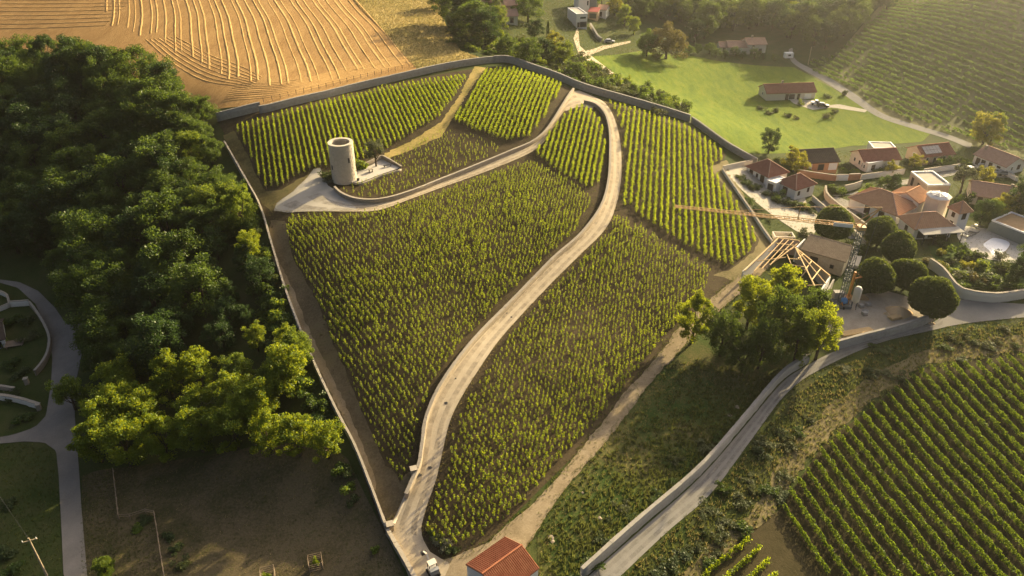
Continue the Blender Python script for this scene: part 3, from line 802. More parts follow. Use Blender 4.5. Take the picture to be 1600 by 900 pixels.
def trunk_mesh(r, H, Rx, cc, base, rad, lean=0.0):
    mb = MB()
    top = H * (base + .38)
    bx, by = r.normal(0, .25, 2)
    pts = [(0, 0, -.4), (bx * .2, by * .2, top * .3), (bx * .6, by * .6, top * .65), (bx, by, top)]
    mb.tube(pts, [rad * 1.25, rad, rad * .8, rad * .4], 8)
    order = r.permutation(len(cc))[:9]
    for i in order:
        c = cc[i]; s = r.uniform(.35, .8)
        a = Vector((bx * s, by * s, top * s)); b = Vector(c); m = a.lerp(b, .5) + Vector((0, 0, -.15 * (b - a).length * r.uniform(0, 1)))
        mb.tube([a, m, a.lerp(b, .92)], [rad * .42, rad * .26, rad * .08], 5)
    return mb.mesh('trunk')
PROTO_T = {}
def make_proto(key, leaf, H, Rx, n_cl, per, cl_r, ls, base=.3, rad=.3, flat=.8, seed=0):
    r = np.random.default_rng(seed)
    C, cc = crown_points(r, H, Rx, n_cl, per, cl_r, base, flat)
    V, F = leaf_quads(C, r.uniform(.65, 1.3, len(C)) * ls, r, .35)
    cm = np_mesh('crown', V, F); cm.materials.append(L[leaf])
    tm = trunk_mesh(r, H, Rx, cc, base, rad); tm.materials.append(M['bark'])
    for p in tm.polygons: p.use_smooth = True
    PROTO_T.setdefault(key, []).append((tm, cm, H))
for k in range(5): make_proto('oak', 'oak', 12, 4.7, 70, 190, 1.3, .31, .10, .34, .78, 20 + k)
for k in range(4): make_proto('dark', 'oak2', 12.5, 4.0, 64, 190, 1.2, .30, .08, .32, .85, 40 + k)
for k in range(4): make_proto('acacia', 'acacia', 9.5, 3.1, 56, 170, .95, .27, .10, .26, .75, 60 + k)
for k in range(4): make_proto('lime', 'lime', 11, 3.5, 66, 190, 1.05, .28, .07, .32, .8, 80 + k)
for k in range(2): make_proto('olive', 'olive', 5.5, 2.2, 26, 110, .7, .26, .35, .2, .8, 100 + k)
for k in range(2): make_proto('russet', 'autumn', 11, 5.2, 76, 180, 1.3, .33, .04, .36, .8, 120 + k)
for k in range(2): make_proto('gold', 'yellow', 7.5, 3.4, 46, 130, 1.0, .33, .05, .25, .8, 140 + k)
def topiary_proto(seed):
    r = np.random.default_rng(seed)
    n = 13000
    d = r.normal(size=(n, 3)); d /= np.linalg.norm(d, axis=1)[:, None]
    lob = 1 + .05 * np.sin(4 * d[:, 0] + r.uniform(0, 6)) + .05 * np.sin(5 * d[:, 1] + 3 * d[:, 2])
    rr = np.where(r.random(n) < .8, r.uniform(.90, 1.03, n), r.uniform(.5, .9, n)) * lob
    C = d * rr[:, None] * np.array([3.9, 3.9, 3.7]); C[:, 2] = np.maximum(C[:, 2], -3.2 + r.normal(0, .15, n)) + 4.4
    V, F = leaf_quads(C, r.uniform(.28, .5, n), r, .2)
    cm = np_mesh('crown', V, F); cm.materials.append(L['topiary'])
    mb = MB(); mb.tube([(0, 0, -.4), (.05, 0, 1.2), (0, .05, 3.2)], [.36, .28, .2], 8)
    for k in range(6):
        a = k * 1.05; mb.tube([(0, 0, 2.2), (math.cos(a) * 1.2, math.sin(a) * 1.2, 3.4), (math.cos(a) * 2.2, math.sin(a) * 2.2, 4.6)], [.14, .1, .04], 5)
    tm = mb.mesh('trunk'); tm.materials.append(M['bark'])
    PROTO_T.setdefault('topiary', []).append((tm, cm, 8.1))
for k in range(3): topiary_proto(200 + k)
def cypress_proto(seed):
    r = np.random.default_rng(seed); n = 2600
    t = r.random(n); a = r.uniform(0, 6.28, n)
    rad = .75 * np.sin(np.pi * np.clip(t * .82 + .16, 0, 1)) ** .7 * r.uniform(.6, 1.05, n)
    C = np.c_[rad * np.cos(a), rad * np.sin(a), .3 + t * 7.5]
    V, F = leaf_quads(C, r.uniform(.18, .32, n), r, .1)
    cm = np_mesh('crown', V, F); cm.materials.append(L['topiary'])
    tm = MB().tube([(0, 0, -.3), (0, 0, 3), (0, 0, 7)], [.16, .12, .03], 6).mesh('trunk'); tm.materials.append(M['bark'])
    PROTO_T.setdefault('cypress', []).append((tm, cm, 7.8))
cypress_proto(300)
_tc = {}
def tree(kind, x, y, h, label, group=None, wide=1.0, name=None, sink=0.0, cat='tree', i=None):
    _tc[kind] = _tc.get(kind, 0) + 1
    pr = PROTO_T[kind]
    tm, cm, H = pr[(_tc[kind] if i is None else i) % len(pr)]
    s = h / H
    root = empty(name or {'oak': 'oak_tree', 'dark': 'ash_tree', 'acacia': 'acacia_tree', 'lime': 'lime_tree', 'olive': 'olive_tree', 'russet': 'russet_tree', 'gold': 'golden_tree', 'topiary': 'clipped_tree', 'cypress': 'cypress_tree'}[kind],
                 (x, y, float(Z(x, y)) - sink), random.uniform(0, 6.28), label, cat, group)
    root.scale = (s * wide, s * wide, s)
    for nm, me in (('trunk', tm), ('crown', cm)):
        o = bpy.data.objects.new(nm, me); COL.objects.link(o); o.parent = root
    return root
def tree_at(kind, px, py, h, label, group=None, **kw):
    p = P(px, py)
    return tree(kind, p[0], p[1], h, label, group, **kw)
# shrub prototypes: one mesh, stems and leaves
PROTO_S = {}
def shrub_proto(key, leaf, seed, n=620, w=1.0, h=1.0, ls=.2, lumps=9):
    r = np.random.default_rng(seed)
    c = r.normal(size=(lumps, 3)) * .45; c[:, 2] = np.abs(c[:, 2]) * .8 + .3; c[0] = (0, 0, .55)
    k = r.integers(0, lumps, n)
    q = r.normal(size=(n, 3)); q /= np.linalg.norm(q, axis=1)[:, None]
    C = c[k] + q * (r.random(n) ** .4)[:, None] * .45
    C = C[C[:, 2] > .04]; C = C * np.array([w, w, h])
    V, F = leaf_quads(C, r.uniform(.6, 1.3, len(C)) * ls, r, .3)
    sv, sf = post_quads(np.c_[r.normal(0, .15, (4, 2)), np.full(4, -.2)], .8, .05)
    me = np_mesh('shrub', *join([(V, F, 0), (sv, sf, 1)])); me.materials.append(L[leaf]); me.materials.append(M['bark'])
    PROTO_S.setdefault(key, []).append(me)
for k in range(3):
    shrub_proto('green', 'shrub', 400 + k); shrub_proto('bramble', 'bramble', 410 + k); shrub_proto('gold', 'yellow', 420 + k)
    shrub_proto('lime', 'lime', 430 + k); shrub_proto('russet', 'autumn', 440 + k); shrub_proto('silver', 'flower', 450 + k, ls=.15)
    shrub_proto('oak', 'oak', 460 + k, n=900, ls=.2)
_sc = {}
def shrub(kind, x, y, w, h, label, group=None, name='shrub', cat='shrub'):
    _sc[kind] = _sc.get(kind, 0) + 1
    me = PROTO_S[kind][_sc[kind] % 3]
    o = bpy.data.objects.new(name, me); COL.objects.link(o)
    o.location = (x, y, float(Z(x, y))); o.rotation_euler = (0, 0, random.uniform(0, 6.28))
    o.scale = (w / 1.7, w / 1.7, h / 1.35)
    return tag(o, label, cat, group)
def shrub_at(kind, px, py, w, h, label, group=None, **kw):
    p = P(px, py)
    return shrub(kind, p[0], p[1], w, h, label, group, **kw)

# the wood on the left
wood = PL([(-70,112),(60,104),(180,118),(296,170),(334,216),(352,262),(385,335),(400,385),(420,470),(462,570),(498,640),(470,672),(330,676),(200,690),(150,640),(150,560),(140,500),(118,455),(60,415),(-70,405)])
wx, wy = scatter_in(wood, 6.3, .42)
_k = np.argsort(-wy)
_shed = P(85, 416)
wood_list = []
for i in _k:
    x, y = wx[i], wy[i]
    if math.hypot(x - _shed[0], y - _shed[1] + 3) < 7: continue
    px, py = to_px(x, y, float(Z(x, y)))
    edge = px > 300 and py < 400
    rnd = random.random()
    if py > 600:
        kd = 'acacia' if rnd < .7 else 'lime'; h = random.uniform(7.5, 10)
    elif px > 330 and py > 400:
        kd = 'dark' if rnd < .75 else 'acacia'; h = random.uniform(5, 8)
    else:
        kd = 'oak' if rnd < .6 else 'dark'; h = random.uniform(7.5, 14.5)
        if edge: kd = 'oak' if rnd < .6 else 'lime'; h = random.uniform(7, 10.5)
    wood_list.append((kd, x, y, h))
def ranked(items, depth, mk):
    """strips across the wood, then places along each strip counted from the vineyard side"""
    top = max(i[2] for i in items); out = []
    strips = {}
    for it in items: strips.setdefault(int((top - it[2]) / depth), []).append(it)
    for n_, s_ in enumerate(sorted(strips)):
        for m_, it in enumerate(sorted(strips[s_], key=lambda i: -i[1])): out.append((it, mk(it[0], ordinal(m_ + 1), ordinal(n_ + 1))))
    return out
_wn = {'acacia': 'yellow-green acacia', 'lime': 'bright leafy tree', 'dark': 'dark ash tree', 'oak': 'broad oak'}
for (kd, x, y, h), lab in ranked(wood_list, 12.0, lambda k, m_, n_: '%s, %s from the vineyard wall, %s rank of the wood' % (_wn[k], m_, n_)):
    tree(kd, x, y, h, lab, 'trees of the large wood', wide=random.uniform(.9, 1.15))
# scrub between the wood and the boundary wall
scrub = PL([(360,270),(396,330),(410,370),(422,420),(440,470),(470,545),(496,606),(520,660),(500,668),(455,600),(420,520),(395,440),(375,370),(350,300)])
for n_, (x, y) in enumerate(zip(*scatter_in(scrub, 2.3, .5))):
    shrub(random.choice(['oak', 'green', 'oak', 'lime']), x, y, random.uniform(2.4, 4.2), random.uniform(1.4, 3.0), '%s scrub bush beside the thin boundary wall, counted from the paddock' % ordinal(n_ + 1), 'scrub bushes beside the boundary wall', name='scrub_bush', cat='bush')
# fringe along the paddock and the road
for n_, (px, py, h, kd) in enumerate(((118,640,7.5,'lime'),(160,722,9,'acacia'),(178,690,9.5,'acacia'),(205,728,9.5,'acacia'),(235,680,9,'acacia'),(262,718,8.6,'acacia'),(318,706,9,'acacia'),(372,702,9,'acacia'),(400,668,9,'acacia'),(425,708,8.2,'acacia'),(455,610,9.5,'acacia'),(470,712,8,'acacia'),(515,716,7.2,'acacia'),(470,575,7.5,'lime'))):
    tree_at(kd, px, py, h, '%s yellow-green tree of the front row above the paddock, counted from the road' % ordinal(n_) if kd == 'acacia' else 'low bright tree hanging over the bend of the shaded road' if py > 600 and px < 150 else 'slim bright tree against the boundary wall of the vines', 'front row of trees above the paddock' if kd == 'acacia' else None)
# clump of trees below the building site
for n_, (px, py, h, kd, lb) in enumerate(((1080,534,10,'acacia','pale green tree at the vineyard end of the roadside clump'),(1124,554,9.5,'oak','second tree from the vineyard in the roadside clump'),
        (1166,512,11,'acacia','tall rounded tree in the middle of the roadside clump'),(1184,574,10,'oak','rounded tree at the front of the roadside clump'),(1216,492,11,'acacia','tall tree of the clump touching the timber roof frame'),
        (1240,566,11.5,'lime','biggest tree of the roadside clump, above the grey wall'),(1274,560,11,'acacia','tree of the roadside clump nearest the pale heap'),(1158,580,6.5,'oak','low dark tree on the grassy side of the clump'),(1206,540,12,'oak','dense tree in the centre of the roadside clump'),(1262,524,10,'oak','tree of the roadside clump beside the concrete walls'))):
    tree_at(kd, px, py + 2, h * 1.05, lb, 'roadside clump of trees', wide=random.uniform(.72, .86))
# clipped round trees in the building yard
for px, py, h, lb in ((1298,376,8.2,'clipped round tree behind the stone roof of the building site'),(1370,384,7.0,'clipped round tree beside the crane mast'),(1396,412,7.4,'clipped round tree nearest the villa wall'),
                      (1361,458,7.5,'clipped round tree beside the white silo'),(1411,452,7.0,'clipped round tree in the middle of the yard group'),(1447,494,8.6,'clipped round tree by the pale heap at the road bend')):
    tree_at('topiary', px, py, h, lb, 'clipped round trees of the building yard', wide=1.0)
# by the tower
tree_at('olive', 588, 261, 6.6, 'olive tree on the tower terrace', wide=.8)
shrub_at('lime', 566, 262, 4.2, 2.2, 'bright green shrub behind the terrace wall beside the tower')
shrub_at('green', 556, 266, 3.4, 1.8, 'dark shrub close against the tower foot')
shrub_at('green', 513, 278, 3.6, 1.7, 'dark shrub on the left of the tower foot')
shrub_at('silver', 512, 285, 3.0, 1.0, 'silvery flower bed in front of the tower foot', name='flower_bed', cat='flower bed')
# hedgerow above the top wall
for px, py, h, kd, lb in ((708,40,12,'oak','tall tree at the field end of the hedgerow above the fallow strip'),(725,48,12.5,'dark','dark tall tree in the hedgerow casting shade on the fallow'),(742,62,12,'oak','tall hedgerow tree with a dark side facing the fallow'),
        (758,70,11,'dark','dense hedgerow tree above the corner of the top wall'),(690,14,8,'oak','isolated round tree at the top of the fallow strip'),(780,48,8,'lime','lower light tree in front of the hidden houses'),
        (792,90,6.5,'oak','round bush-like tree just behind the wall corner'),(825,102,7.5,'oak','leafy tree behind the top wall, nearest the wall corner'),(850,98,7,'dark','dark round tree in the hedgerow behind the top plot'),(880,104,7.5,'lime','broad sunlit tree behind the top plot'),
        (862,88,7,'gold','golden tree in the hedgerow above the top plot'),(835,62,7,'dark','dark rounded tree below the hidden houses'),(825,35,10,'oak','large tree beside the cypress on the slope'),(812,20,9,'dark','tree behind the hidden houses'),(770,20,8,'oak','tree in front of the pink house'),(900,122,4.5,'oak','small tree at the end of the hedgerow beside the lane')):
    tree_at(kd, px, py, h * 1.12, lb, 'hedgerow trees above the top wall', wide=1.25)
tree_at('cypress', 856, 60, 6.5, 'slim dark cypress on the slope above the hedgerow')
for n_, (px, py, w, h, kd) in enumerate(((915,128,4,2.2,'bramble'),(935,132,5,2.8,'oak'),(960,148,4,2.2,'bramble'),(980,152,5,2.6,'green'),(1000,158,4.5,3,'oak'),(1015,166,4.5,2.8,'green'),(1030,150,3,1.8,'bramble'),(1042,176,5,3.6,'oak'),(1060,180,5.5,4.2,'green'),(1068,172,4,3,'oak'),(945,120,4,2,'bramble'),(1005,142,3,1.8,'green'),(1025,180,3.5,2.2,'bramble'))):
    shrub_at(kd, px, py, w, h, '%s bush along the outer side of the top wall' % (ordinal(n_ + 1)) + ', counted from the lane', 'bushes along the outer side of the wall', name='bush', cat='bush')
thick = PL([(700,60),(725,78),(775,92),(800,95),(870,118),(930,140),(1000,160),(1070,185),(1050,160),(1000,140),(960,122),(925,104),(900,92),(860,82),(820,70),(790,50),(760,30),(700,20)])
for n_, (x, y) in enumerate(zip(*scatter_in(thick, 4.6, .5))):
    shrub(random.choice(['oak', 'green', 'oak', 'bramble', 'lime']), x, y, random.uniform(3, 5.5), random.uniform(1.5, 3.6), '%s bush of the thicket outside the top wall, counted from the village end' % ordinal(n_ + 1), 'thicket outside the top wall', name='thicket_bush', cat='bush')
# far side of the valley
tree_at('russet', 1040, 92, 13, 'great russet-topped tree above the meadow', wide=1.25)
tree_at('oak', 1010, 88, 10, 'green tree leaning against the great russet tree')
for n_, (px, py, h, kd) in enumerate(((1288,76,11,'dark'),(1300,66,12,'oak'),(1278,60,13,'dark'),(1318,56,12,'oak'),(1262,52,13,'dark'),(1338,44,11,'oak'),(1100,60,11,'oak'),(1085,66,10,'dark'),(1115,50,12,'dark'))):
    tree_at(kd, px, py, h, '%s tall tree at the front of the valley-head wood, counted from the valley road' % ordinal(n_ + 1), 'front trees of the valley-head wood', wide=1.2)
for n_, (px, py, h, kd) in enumerate(((975,42,9,'lime'),(990,55,8,'lime'),(960,25,8,'gold'),(1000,32,9,'oak'),(980,14,10,'lime'),(940,8,8,'lime'))):
    tree_at(kd, px, py, h, '%s sunlit tree on the slope beside the white modern house, counted downhill' % ordinal(n_ + 1), 'trees beside the white modern house')
_w2 = PL([(1000,28),(1060,40),(1130,56),(1215,62),(1245,82),(1290,72),(1330,40),(1400,10),(1400,-12),(1180,-20),(1000,-20)])
_vw = []
for x, y in zip(*scatter_in(_w2, 7.5, .45)):
    px, py = to_px(x, y, float(Z(x, y)))
    if 1120 < px < 1205 and py > 50: continue
    kd = random.choice(['dark', 'dark', 'oak', 'oak', 'lime'])
    _vw.append((kd, x, y, random.uniform(8, 12) if py < 40 else random.uniform(11, 15)))
for (kd, x, y, h), lab in ranked(_vw, 14.0, lambda k, m_, n_: 'hazy %s, %s from the hillside vineyard, %s rank of the valley-head wood' % ({'oak': 'oak', 'dark': 'dark tree', 'lime': 'light tree'}[k], m_, n_)):
    tree(kd, x, y, h, lab, 'trees of the valley-head wood', wide=1.15)
for n_, (px, py, h, kd) in enumerate(((1090,84,4,'dark'),(1108,84,4.5,'oak'),(1118,90,4,'oak'),(1132,92,3.6,'dark'),(1148,88,4,'oak'),(1160,92,3.4,'dark'),(1178,92,4.4,'oak'),(1192,94,3,'dark'),(1210,95,2.6,'oak'),(1076,88,4.5,'oak'))):
    tree_at(kd, px, py, h, '%s low garden tree in front of the valley farmhouse' % ordinal(n_ + 1), 'low garden trees of the valley farmhouse', wide=1.3)
for px, py, h, kd, lb in ((1200,240,7.5,'dark','lone dark tree at the meadow edge behind the pavilion house'),(1240,268,6.5,'gold','golden tree between the pavilion house and the dark-roofed house'),
        (1535,226,9.5,'gold','big golden-topped tree at the foot of the hillside vineyard'),(1548,222,9,'lime','green tree behind the big golden-topped tree'),
        (1390,272,3.6,'gold','small bright tree beside the white house with the brown roof'),(1480,262,3.4,'dark','grey-green tree in front of the pink-gabled house'),
        (1393,302,5.5,'dark','dark dense tree against the large villa roof'),(1380,300,4.5,'oak','lower tree at the side of the large villa'),(1500,302,7.5,'olive','tall grey-green tree behind the villa tower'),
        (1535,290,5.4,'gold','round golden tree beside the parked cars'),(1530,352,6.8,'dark','broad dark tree behind the villa terrace'),(1545,350,6.4,'oak','broad tree beside the villa terrace wall'),(1565,338,6,'gold','yellow-leaved tree at the edge of the villa terrace'),
        (1590,340,10,'dark','tall dark tree behind the pool house'),(1608,330,11,'dark','tallest dark tree at the edge of the pool garden'),(1585,440,6,'dark','dark tree in the villa garden near the road wall'),(1610,420,7,'oak','large garden tree right of the covered pool'),
        (1285,258,2.6,'gold','little bright tree in front of the dark-roofed house'),(1428,262,4,'gold','bright hedge tree below the white house')):
    tree_at(kd, px, py, h, lb)
for n_, (px, py, w, h, kd) in enumerate(((1465,375,3,2,'green'),(1478,385,3,1.6,'oak'),(1500,402,4,2.4,'oak'),(1525,408,4,2.6,'green'),(1470,398,2.6,1.4,'gold'),(1455,412,3,1.1,'russet'),(1468,420,3.4,1.3,'gold'),(1490,428,4,1.7,'lime'),
        (1505,432,4,2,'silver'),(1520,440,3,1.6,'russet'),(1512,420,3,1.8,'gold'),(1540,440,4,2.2,'green'),(1555,446,4,2,'oak'),(1570,425,4.5,2.6,'green'),(1535,420,3.2,2.2,'lime'),(1560,405,3.4,2.4,'silver'),(1485,412,2.6,1.4,'green'),(1500,445,3,1.4,'oak'),(1530,447,3,1.5,'green'),(1590,452,4,2.2,'oak'))):
    shrub_at(kd, px, py, w, h, '%s garden shrub between villa and road wall, counted from the villa' % ordinal(n_ + 1), 'garden shrubs of the villa', name='garden_shrub')
for n_, (px, py, w, h, kd) in enumerate(((1158,280,3,1.2,'green'),(1166,288,3,1.2,'oak'),(1175,294,3,1.2,'green'),(1183,296,2.4,1.1,'oak'),(1200,306,3,1.5,'green'),(1212,312,3.4,1.8,'oak'),(1225,318,3.4,1.7,'green'),(1238,322,3.4,1.6,'green'),(1250,326,3,1.5,'oak'),(1257,328,2.6,1.6,'gold'),(1265,331,2.6,1.2,'green'),(1170,318,3,1,'oak'),(1182,328,3,1,'green'),(1195,338,3,1,'bramble'),
        (1300,298,2.8,2,'green'),(1310,302,3,2,'oak'),(1348,306,3,2.2,'lime'),(1338,342,2.4,1.5,'green'),(1352,346,1.2,2.6,'oak'))):
    shrub_at(kd, px, py, w, h, '%s planted shrub around the pavilion house, counted from its far end' % ordinal(n_ + 1), 'shrubs around the pavilion house', name='garden_shrub')
for n_, (px, py, w, h, kd) in enumerate(((1190,170,3,1.2,'green'),(1200,178,2.4,1,'bramble'),(1212,174,2.4,1.4,'green'),(1232,182,2.4,1.4,'green'),(1245,186,2,1.2,'bramble'),(1290,184,3,1.6,'bramble'),(1305,176,2.6,1.5,'green'),(1320,148,2,1.8,'green'),(1295,152,3,1.1,'oak'),(1250,164,2.6,1.8,'lime'))):
    shrub_at(kd, px, py, w, h, '%s shrub on the lawn around the valley bungalow' % ordinal(n_ + 1), 'shrubs around the valley bungalow', name='garden_shrub')
for n_, (px, py, w, h, kd) in enumerate(((1318,262,3,1.6,'green'),(1325,272,2.5,1.2,'oak'),(1335,270,2.6,1.2,'lime'),(1372,270,3,1.6,'oak'),(1384,268,3.4,2.0,'lime'),(1400,266,3,1.6,'gold'),(1420,258,3,1.5,'green'),(1432,266,2.6,1.3,'oak'),(1462,262,3.4,1.8,'green'),(1474,260,3.4,2.2,'oak'),(1488,258,3,1.8,'green'),(1502,252,3,1.6,'oak'),(1512,258,2.6,1.3,'lime'),(1360,302,3,2.4,'oak'),(1372,306,3,2.6,'green'),(1500,318,3.6,2.6,'oak'),(1535,330,4,3,'green'),(1548,322,4,3,'oak'),(1560,330,4,2.8,'lime'),(1275,262,3,1.6,'lime'),(1262,270,3,1.4,'gold'),(1225,262,3,1.6,'oak'),(1215,256,3,1.8,'green'),(1590,322,4,2.6,'oak'),(1330,385,3,1.6,'green'),(1345,392,3,1.8,'oak'),(1235,372,2.6,1.2,'gold'),(1255,366,2.6,1.2,'bramble'))):
    shrub_at(kd, px, py, w, h, '%s hedge bush among the village houses' % ordinal(n_ + 1), 'hedge bushes of the village gardens', name='hedge_bush', cat='bush')
# paddock corner
tree_at('lime', 170, 905, 4.2, 'single bushy tree beside the shaded road in the near corner')
for n_, (px, py, w, h, kd) in enumerate(((545,745,2.4,1.8,'green'),(548,765,2.2,1.6,'lime'),(552,785,1.8,1.3,'green'),(532,735,2.4,2,'oak'),(586,862,1.4,.8,'lime'),(215,830,1.8,.6,'lime'),(225,815,2.0,.5,'green'),(275,860,2,.8,'green'),(285,885,2.2,.9,'bramble'),(265,840,1.8,.7,'green'),(12,790,2.5,.9,'green'),(8,868,2.8,1.2,'green'),(15,895,2.5,1,'oak'),(20,570,3,1.3,'oak'),(35,585,3,1.2,'green'),(25,500,3.4,1.4,'oak'),(45,505,3,1.4,'green'),(50,530,3,1.1,'bramble'),(20,620,3.4,1.2,'green'),(38,655,2.6,1,'oak'),(5,535,2.8,1.2,'lime'))):
    shrub_at(kd, px, py, w, h, '%s low bush on the shaded ground, counted down from the boundary wall' % ordinal(n_ + 1), 'low bushes on the shaded ground', name='bush', cat='bush')
for n_, (px, py, w, h, kd) in enumerate(((676,838,1.6,.9,'green'),(683,850,1.6,.8,'silver'),(692,858,1.5,.8,'silver'),(702,860,1.5,.8,'green'),(690,845,1.5,.9,'bramble'),(700,850,1.5,.8,'silver'),(672,828,1.2,.8,'gold'),(710,862,1.4,.7,'green'))):
    shrub_at(kd, px, py, w, h, '%s flowering shrub in the round bed at the foot of the lane' % ordinal(n_ + 1), 'flowering shrubs at the foot of the lane', name='flowering_shrub')

# bank of brambles and grass between road and trained vineyard: uncountable
def tuft_mesh(name, X, Y, h, w, n, leaf, seed, label, wind=.35):
    r = np.random.default_rng(seed)
    m = len(X)
    a = r.uniform(0, 6.28, (m, n)); b = r.uniform(0, w, (m, n))
    bx = X[:, None] + np.cos(a) * b; by = Y[:, None] + np.sin(a) * b
    hh = h * r.uniform(.5, 1.3, (m, n)); a2 = r.uniform(0, 6.28, (m, n)); ln = hh * r.uniform(.1, wind * 2, (m, n))
    zz = np.repeat(Z(X, Y)[:, None], n, 1)
    wd = h * .16
    ex, ey = -np.sin(a2) * wd, np.cos(a2) * wd
    A = np.stack([bx - ex, by - ey, zz - .02], -1); B = np.stack([bx + ex, by + ey, zz - .02], -1)
    T = np.stack([bx + np.cos(a2) * ln, by + np.sin(a2) * ln, zz + hh], -1)
    V = np.stack([A, B, T], 2).reshape(-1, 3)
    F = np.arange(len(V)).reshape(-1, 3)
    return tag(link(name, np_mesh(name, V, F), leaf), label, 'grass', None, 'stuff')
bank = PL([(960,915),(1042,838),(1112,776),(1175,695),(1236,620),(1296,580),(1372,545),(1450,525),(1510,512),(1620,502),(1620,548),(1570,556),(1480,572),(1440,575),(1340,650),(1290,695),(1245,745),(1215,800),(1150,850),(1090,905)])
bx_, by_ = scatter_in(bank, .62, .5)
_dr = dist_to(W_roadR, bx_, by_)
_keep = rng.random(len(bx_)) < np.clip(1.15 - _dr / 26, .25, 1)
tuft_mesh('bank_grass', bx_[_keep], by_[_keep], .42, .35, 7, L['grass'], 1, 'tangled green grass on the bank below the road')
_k2 = rng.random(len(bx_)) < .4
tuft_mesh('dry_bank_grass', bx_[_k2], by_[_k2], .45, .35, 6, L['dry'], 2, 'straw-coloured dry grass on the bank below the road')
bnx, bny = scatter_in(bank, 2.3, .5)
_dr = dist_to(W_roadR, bnx, bny)
_sel = np.where((_dr < 8.5) & (rng.random(len(bnx)) < .30))[0]
for n_, i in enumerate(_sel[np.argsort(bny[_sel])]):
    shrub(random.choice(['bramble', 'bramble', 'green', 'oak']), bnx[i], bny[i], random.uniform(1.4, 2.8), random.uniform(.5, 1.1), '%s bramble bush on the bank below the pale road, counted from the near edge' % ordinal(n_ + 1), 'bramble bushes on the roadside bank', name='bramble_bush', cat='bush')
low = PL([(860,905),(905,905),(1000,815),(1085,735),(1150,660),(1130,650),(1050,720),(960,790)])
for n_, (x, y) in enumerate(zip(*scatter_in(low, 2.6, .5))):
    if random.random() < .55: shrub(random.choice(['oak', 'green', 'oak', 'bramble']), x, y, random.uniform(1.2, 2.6), random.uniform(.4, .9), '%s low green bush above the long roadside wall, counted from the near edge' % ordinal(n_ + 1), 'low bushes above the roadside wall', name='low_bush', cat='bush')
slope = PL([(905,905),(1085,735),(1240,568),(1180,590),(1090,560),(1045,572),(985,642),(905,742),(842,835),(842,905)])
sx_, sy_ = scatter_in(slope, .6, .5)
_dl = dist_to(W_roadL, sx_, sy_)
_g = rng.random(len(sx_)) < np.clip(1.15 - _dl / 16, .15, 1)
tuft_mesh('slope_grass', sx_[_g], sy_[_g], .6, .35, 8, L['grass'], 3, 'lush green grass on the slope behind the roadside wall')
_g = rng.random(len(sx_)) < np.clip(_dl / 18, .1, .8)
tuft_mesh('dry_slope_grass', sx_[_g], sy_[_g], .34, .35, 6, L['dry'], 4, 'dry pale grass on the slope beside the dirt track')
gx_, gy_ = scatter_in(dark_zone, 1.5, .5)
tuft_mesh('dry_paddock_grass', gx_, gy_, .25, .6, 6, L['dry'], 27, 'dry tufts scattered over the shaded paddock')
px_, py_ = scatter_in(dark_zone, .9, .5)
tuft_mesh('paddock_grass', px_, py_, .25, .4, 6, L['grass'], 5, 'short dark grass of the shaded paddock')
_v = PL([(128,915),(128,745),(180,735),(188,820),(240,800),(262,915)])
qx_, qy_ = scatter_in(_v, .55, .5)
tuft_mesh('road_verge_grass', qx_, qy_, .25, .3, 7, L['grass'], 6, 'green verge grass beside the shaded road')
_v = PL([(-40,905),(-40,700),(40,692),(80,700),(90,745),(94,820),(98,905)])
qx_, qy_ = scatter_in(_v, .8, .5)
tuft_mesh('plot_grass', qx_, qy_, .3, .35, 6, L['grass'], 7, 'ragged grass on the plot left of the shaded road')
qx_, qy_ = scatter_in(vine_zone, 1.0, .5)
_ok = (dist_to(W_laneL, qx_, qy_) < 5) | (dist_to(W_upD, qx_, qy_) < 4) | (dist_to(W_laneR, qx_, qy_) < 3.2) | (rng.random(len(qx_)) < .3)
_ok &= ~inside(np.vstack([W_laneL, W_laneR[::-1]]), qx_, qy_) & ~inside(np.vstack([W_upU, W_upD[::-1]]), qx_, qy_)
tuft_mesh('vineyard_weeds', qx_[_ok], qy_[_ok], .22, .3, 6, L['grass'], 8, 'low weeds on the vineyard soil and lane edges')
def edge_tufts(paths, gap, sd, seed):
    r = np.random.default_rng(seed); X, Y = [], []
    for p, side in paths:
        q = resample(p, gap); t = np.gradient(q, axis=0); t /= np.linalg.norm(t, axis=1)[:, None]
        n = np.c_[-t[:, 1], t[:, 0]]
        clump = .5 + .5 * np.sin(np.arange(len(q)) * gap * .9 + r.uniform(0, 6)) * np.sin(np.arange(len(q)) * gap * .23)
        k = r.random(len(q)) < .25 + .75 * clump
        o = q + n * (np.abs(r.normal(0, sd, len(q))) * side - .08 * side)[:, None]
        X.append(o[k, 0]); Y.append(o[k, 1])
    return np.concatenate(X), np.concatenate(Y)
_yd = PL([(428,330),(450,333),(520,331),(560,328)]); _ye = PL([(500,262),(490,265),(478,280),(455,302),(432,318),(428,330)])
ex_, ey_ = edge_tufts([(W_laneL, 1), (W_laneR, -1), (W_upD, -1), (_yd, -1), (_yd, 1), (_ye, 1), (_ye, -1)], .22, .35, 21)
tuft_mesh('lane_edge_grass', ex_, ey_, .26, .2, 5, L['dry'], 22, 'dry grass fringing the winding lane')
ex_, ey_ = edge_tufts([(W_trU, 1), (W_trD, -1), (W_roadR, -1), (W_trU, -1), (W_trD, 1)], .22, .5, 23)
tuft_mesh('track_edge_grass', ex_, ey_, .28, .25, 6, L['grass'], 24, 'grass fringing the dirt track and the pale road')
vx_, vy_ = scatter_in(PL([(1170,245),(1300,236),(1450,225),(1600,235),(1640,300),(1640,480),(1500,460),(1440,410),(1300,400),(1210,390),(1140,290)]), 1.0, .5)
tuft_mesh('village_grass', vx_, vy_, .3, .5, 5, L['grass'], 25, 'rough grass of the village gardens')
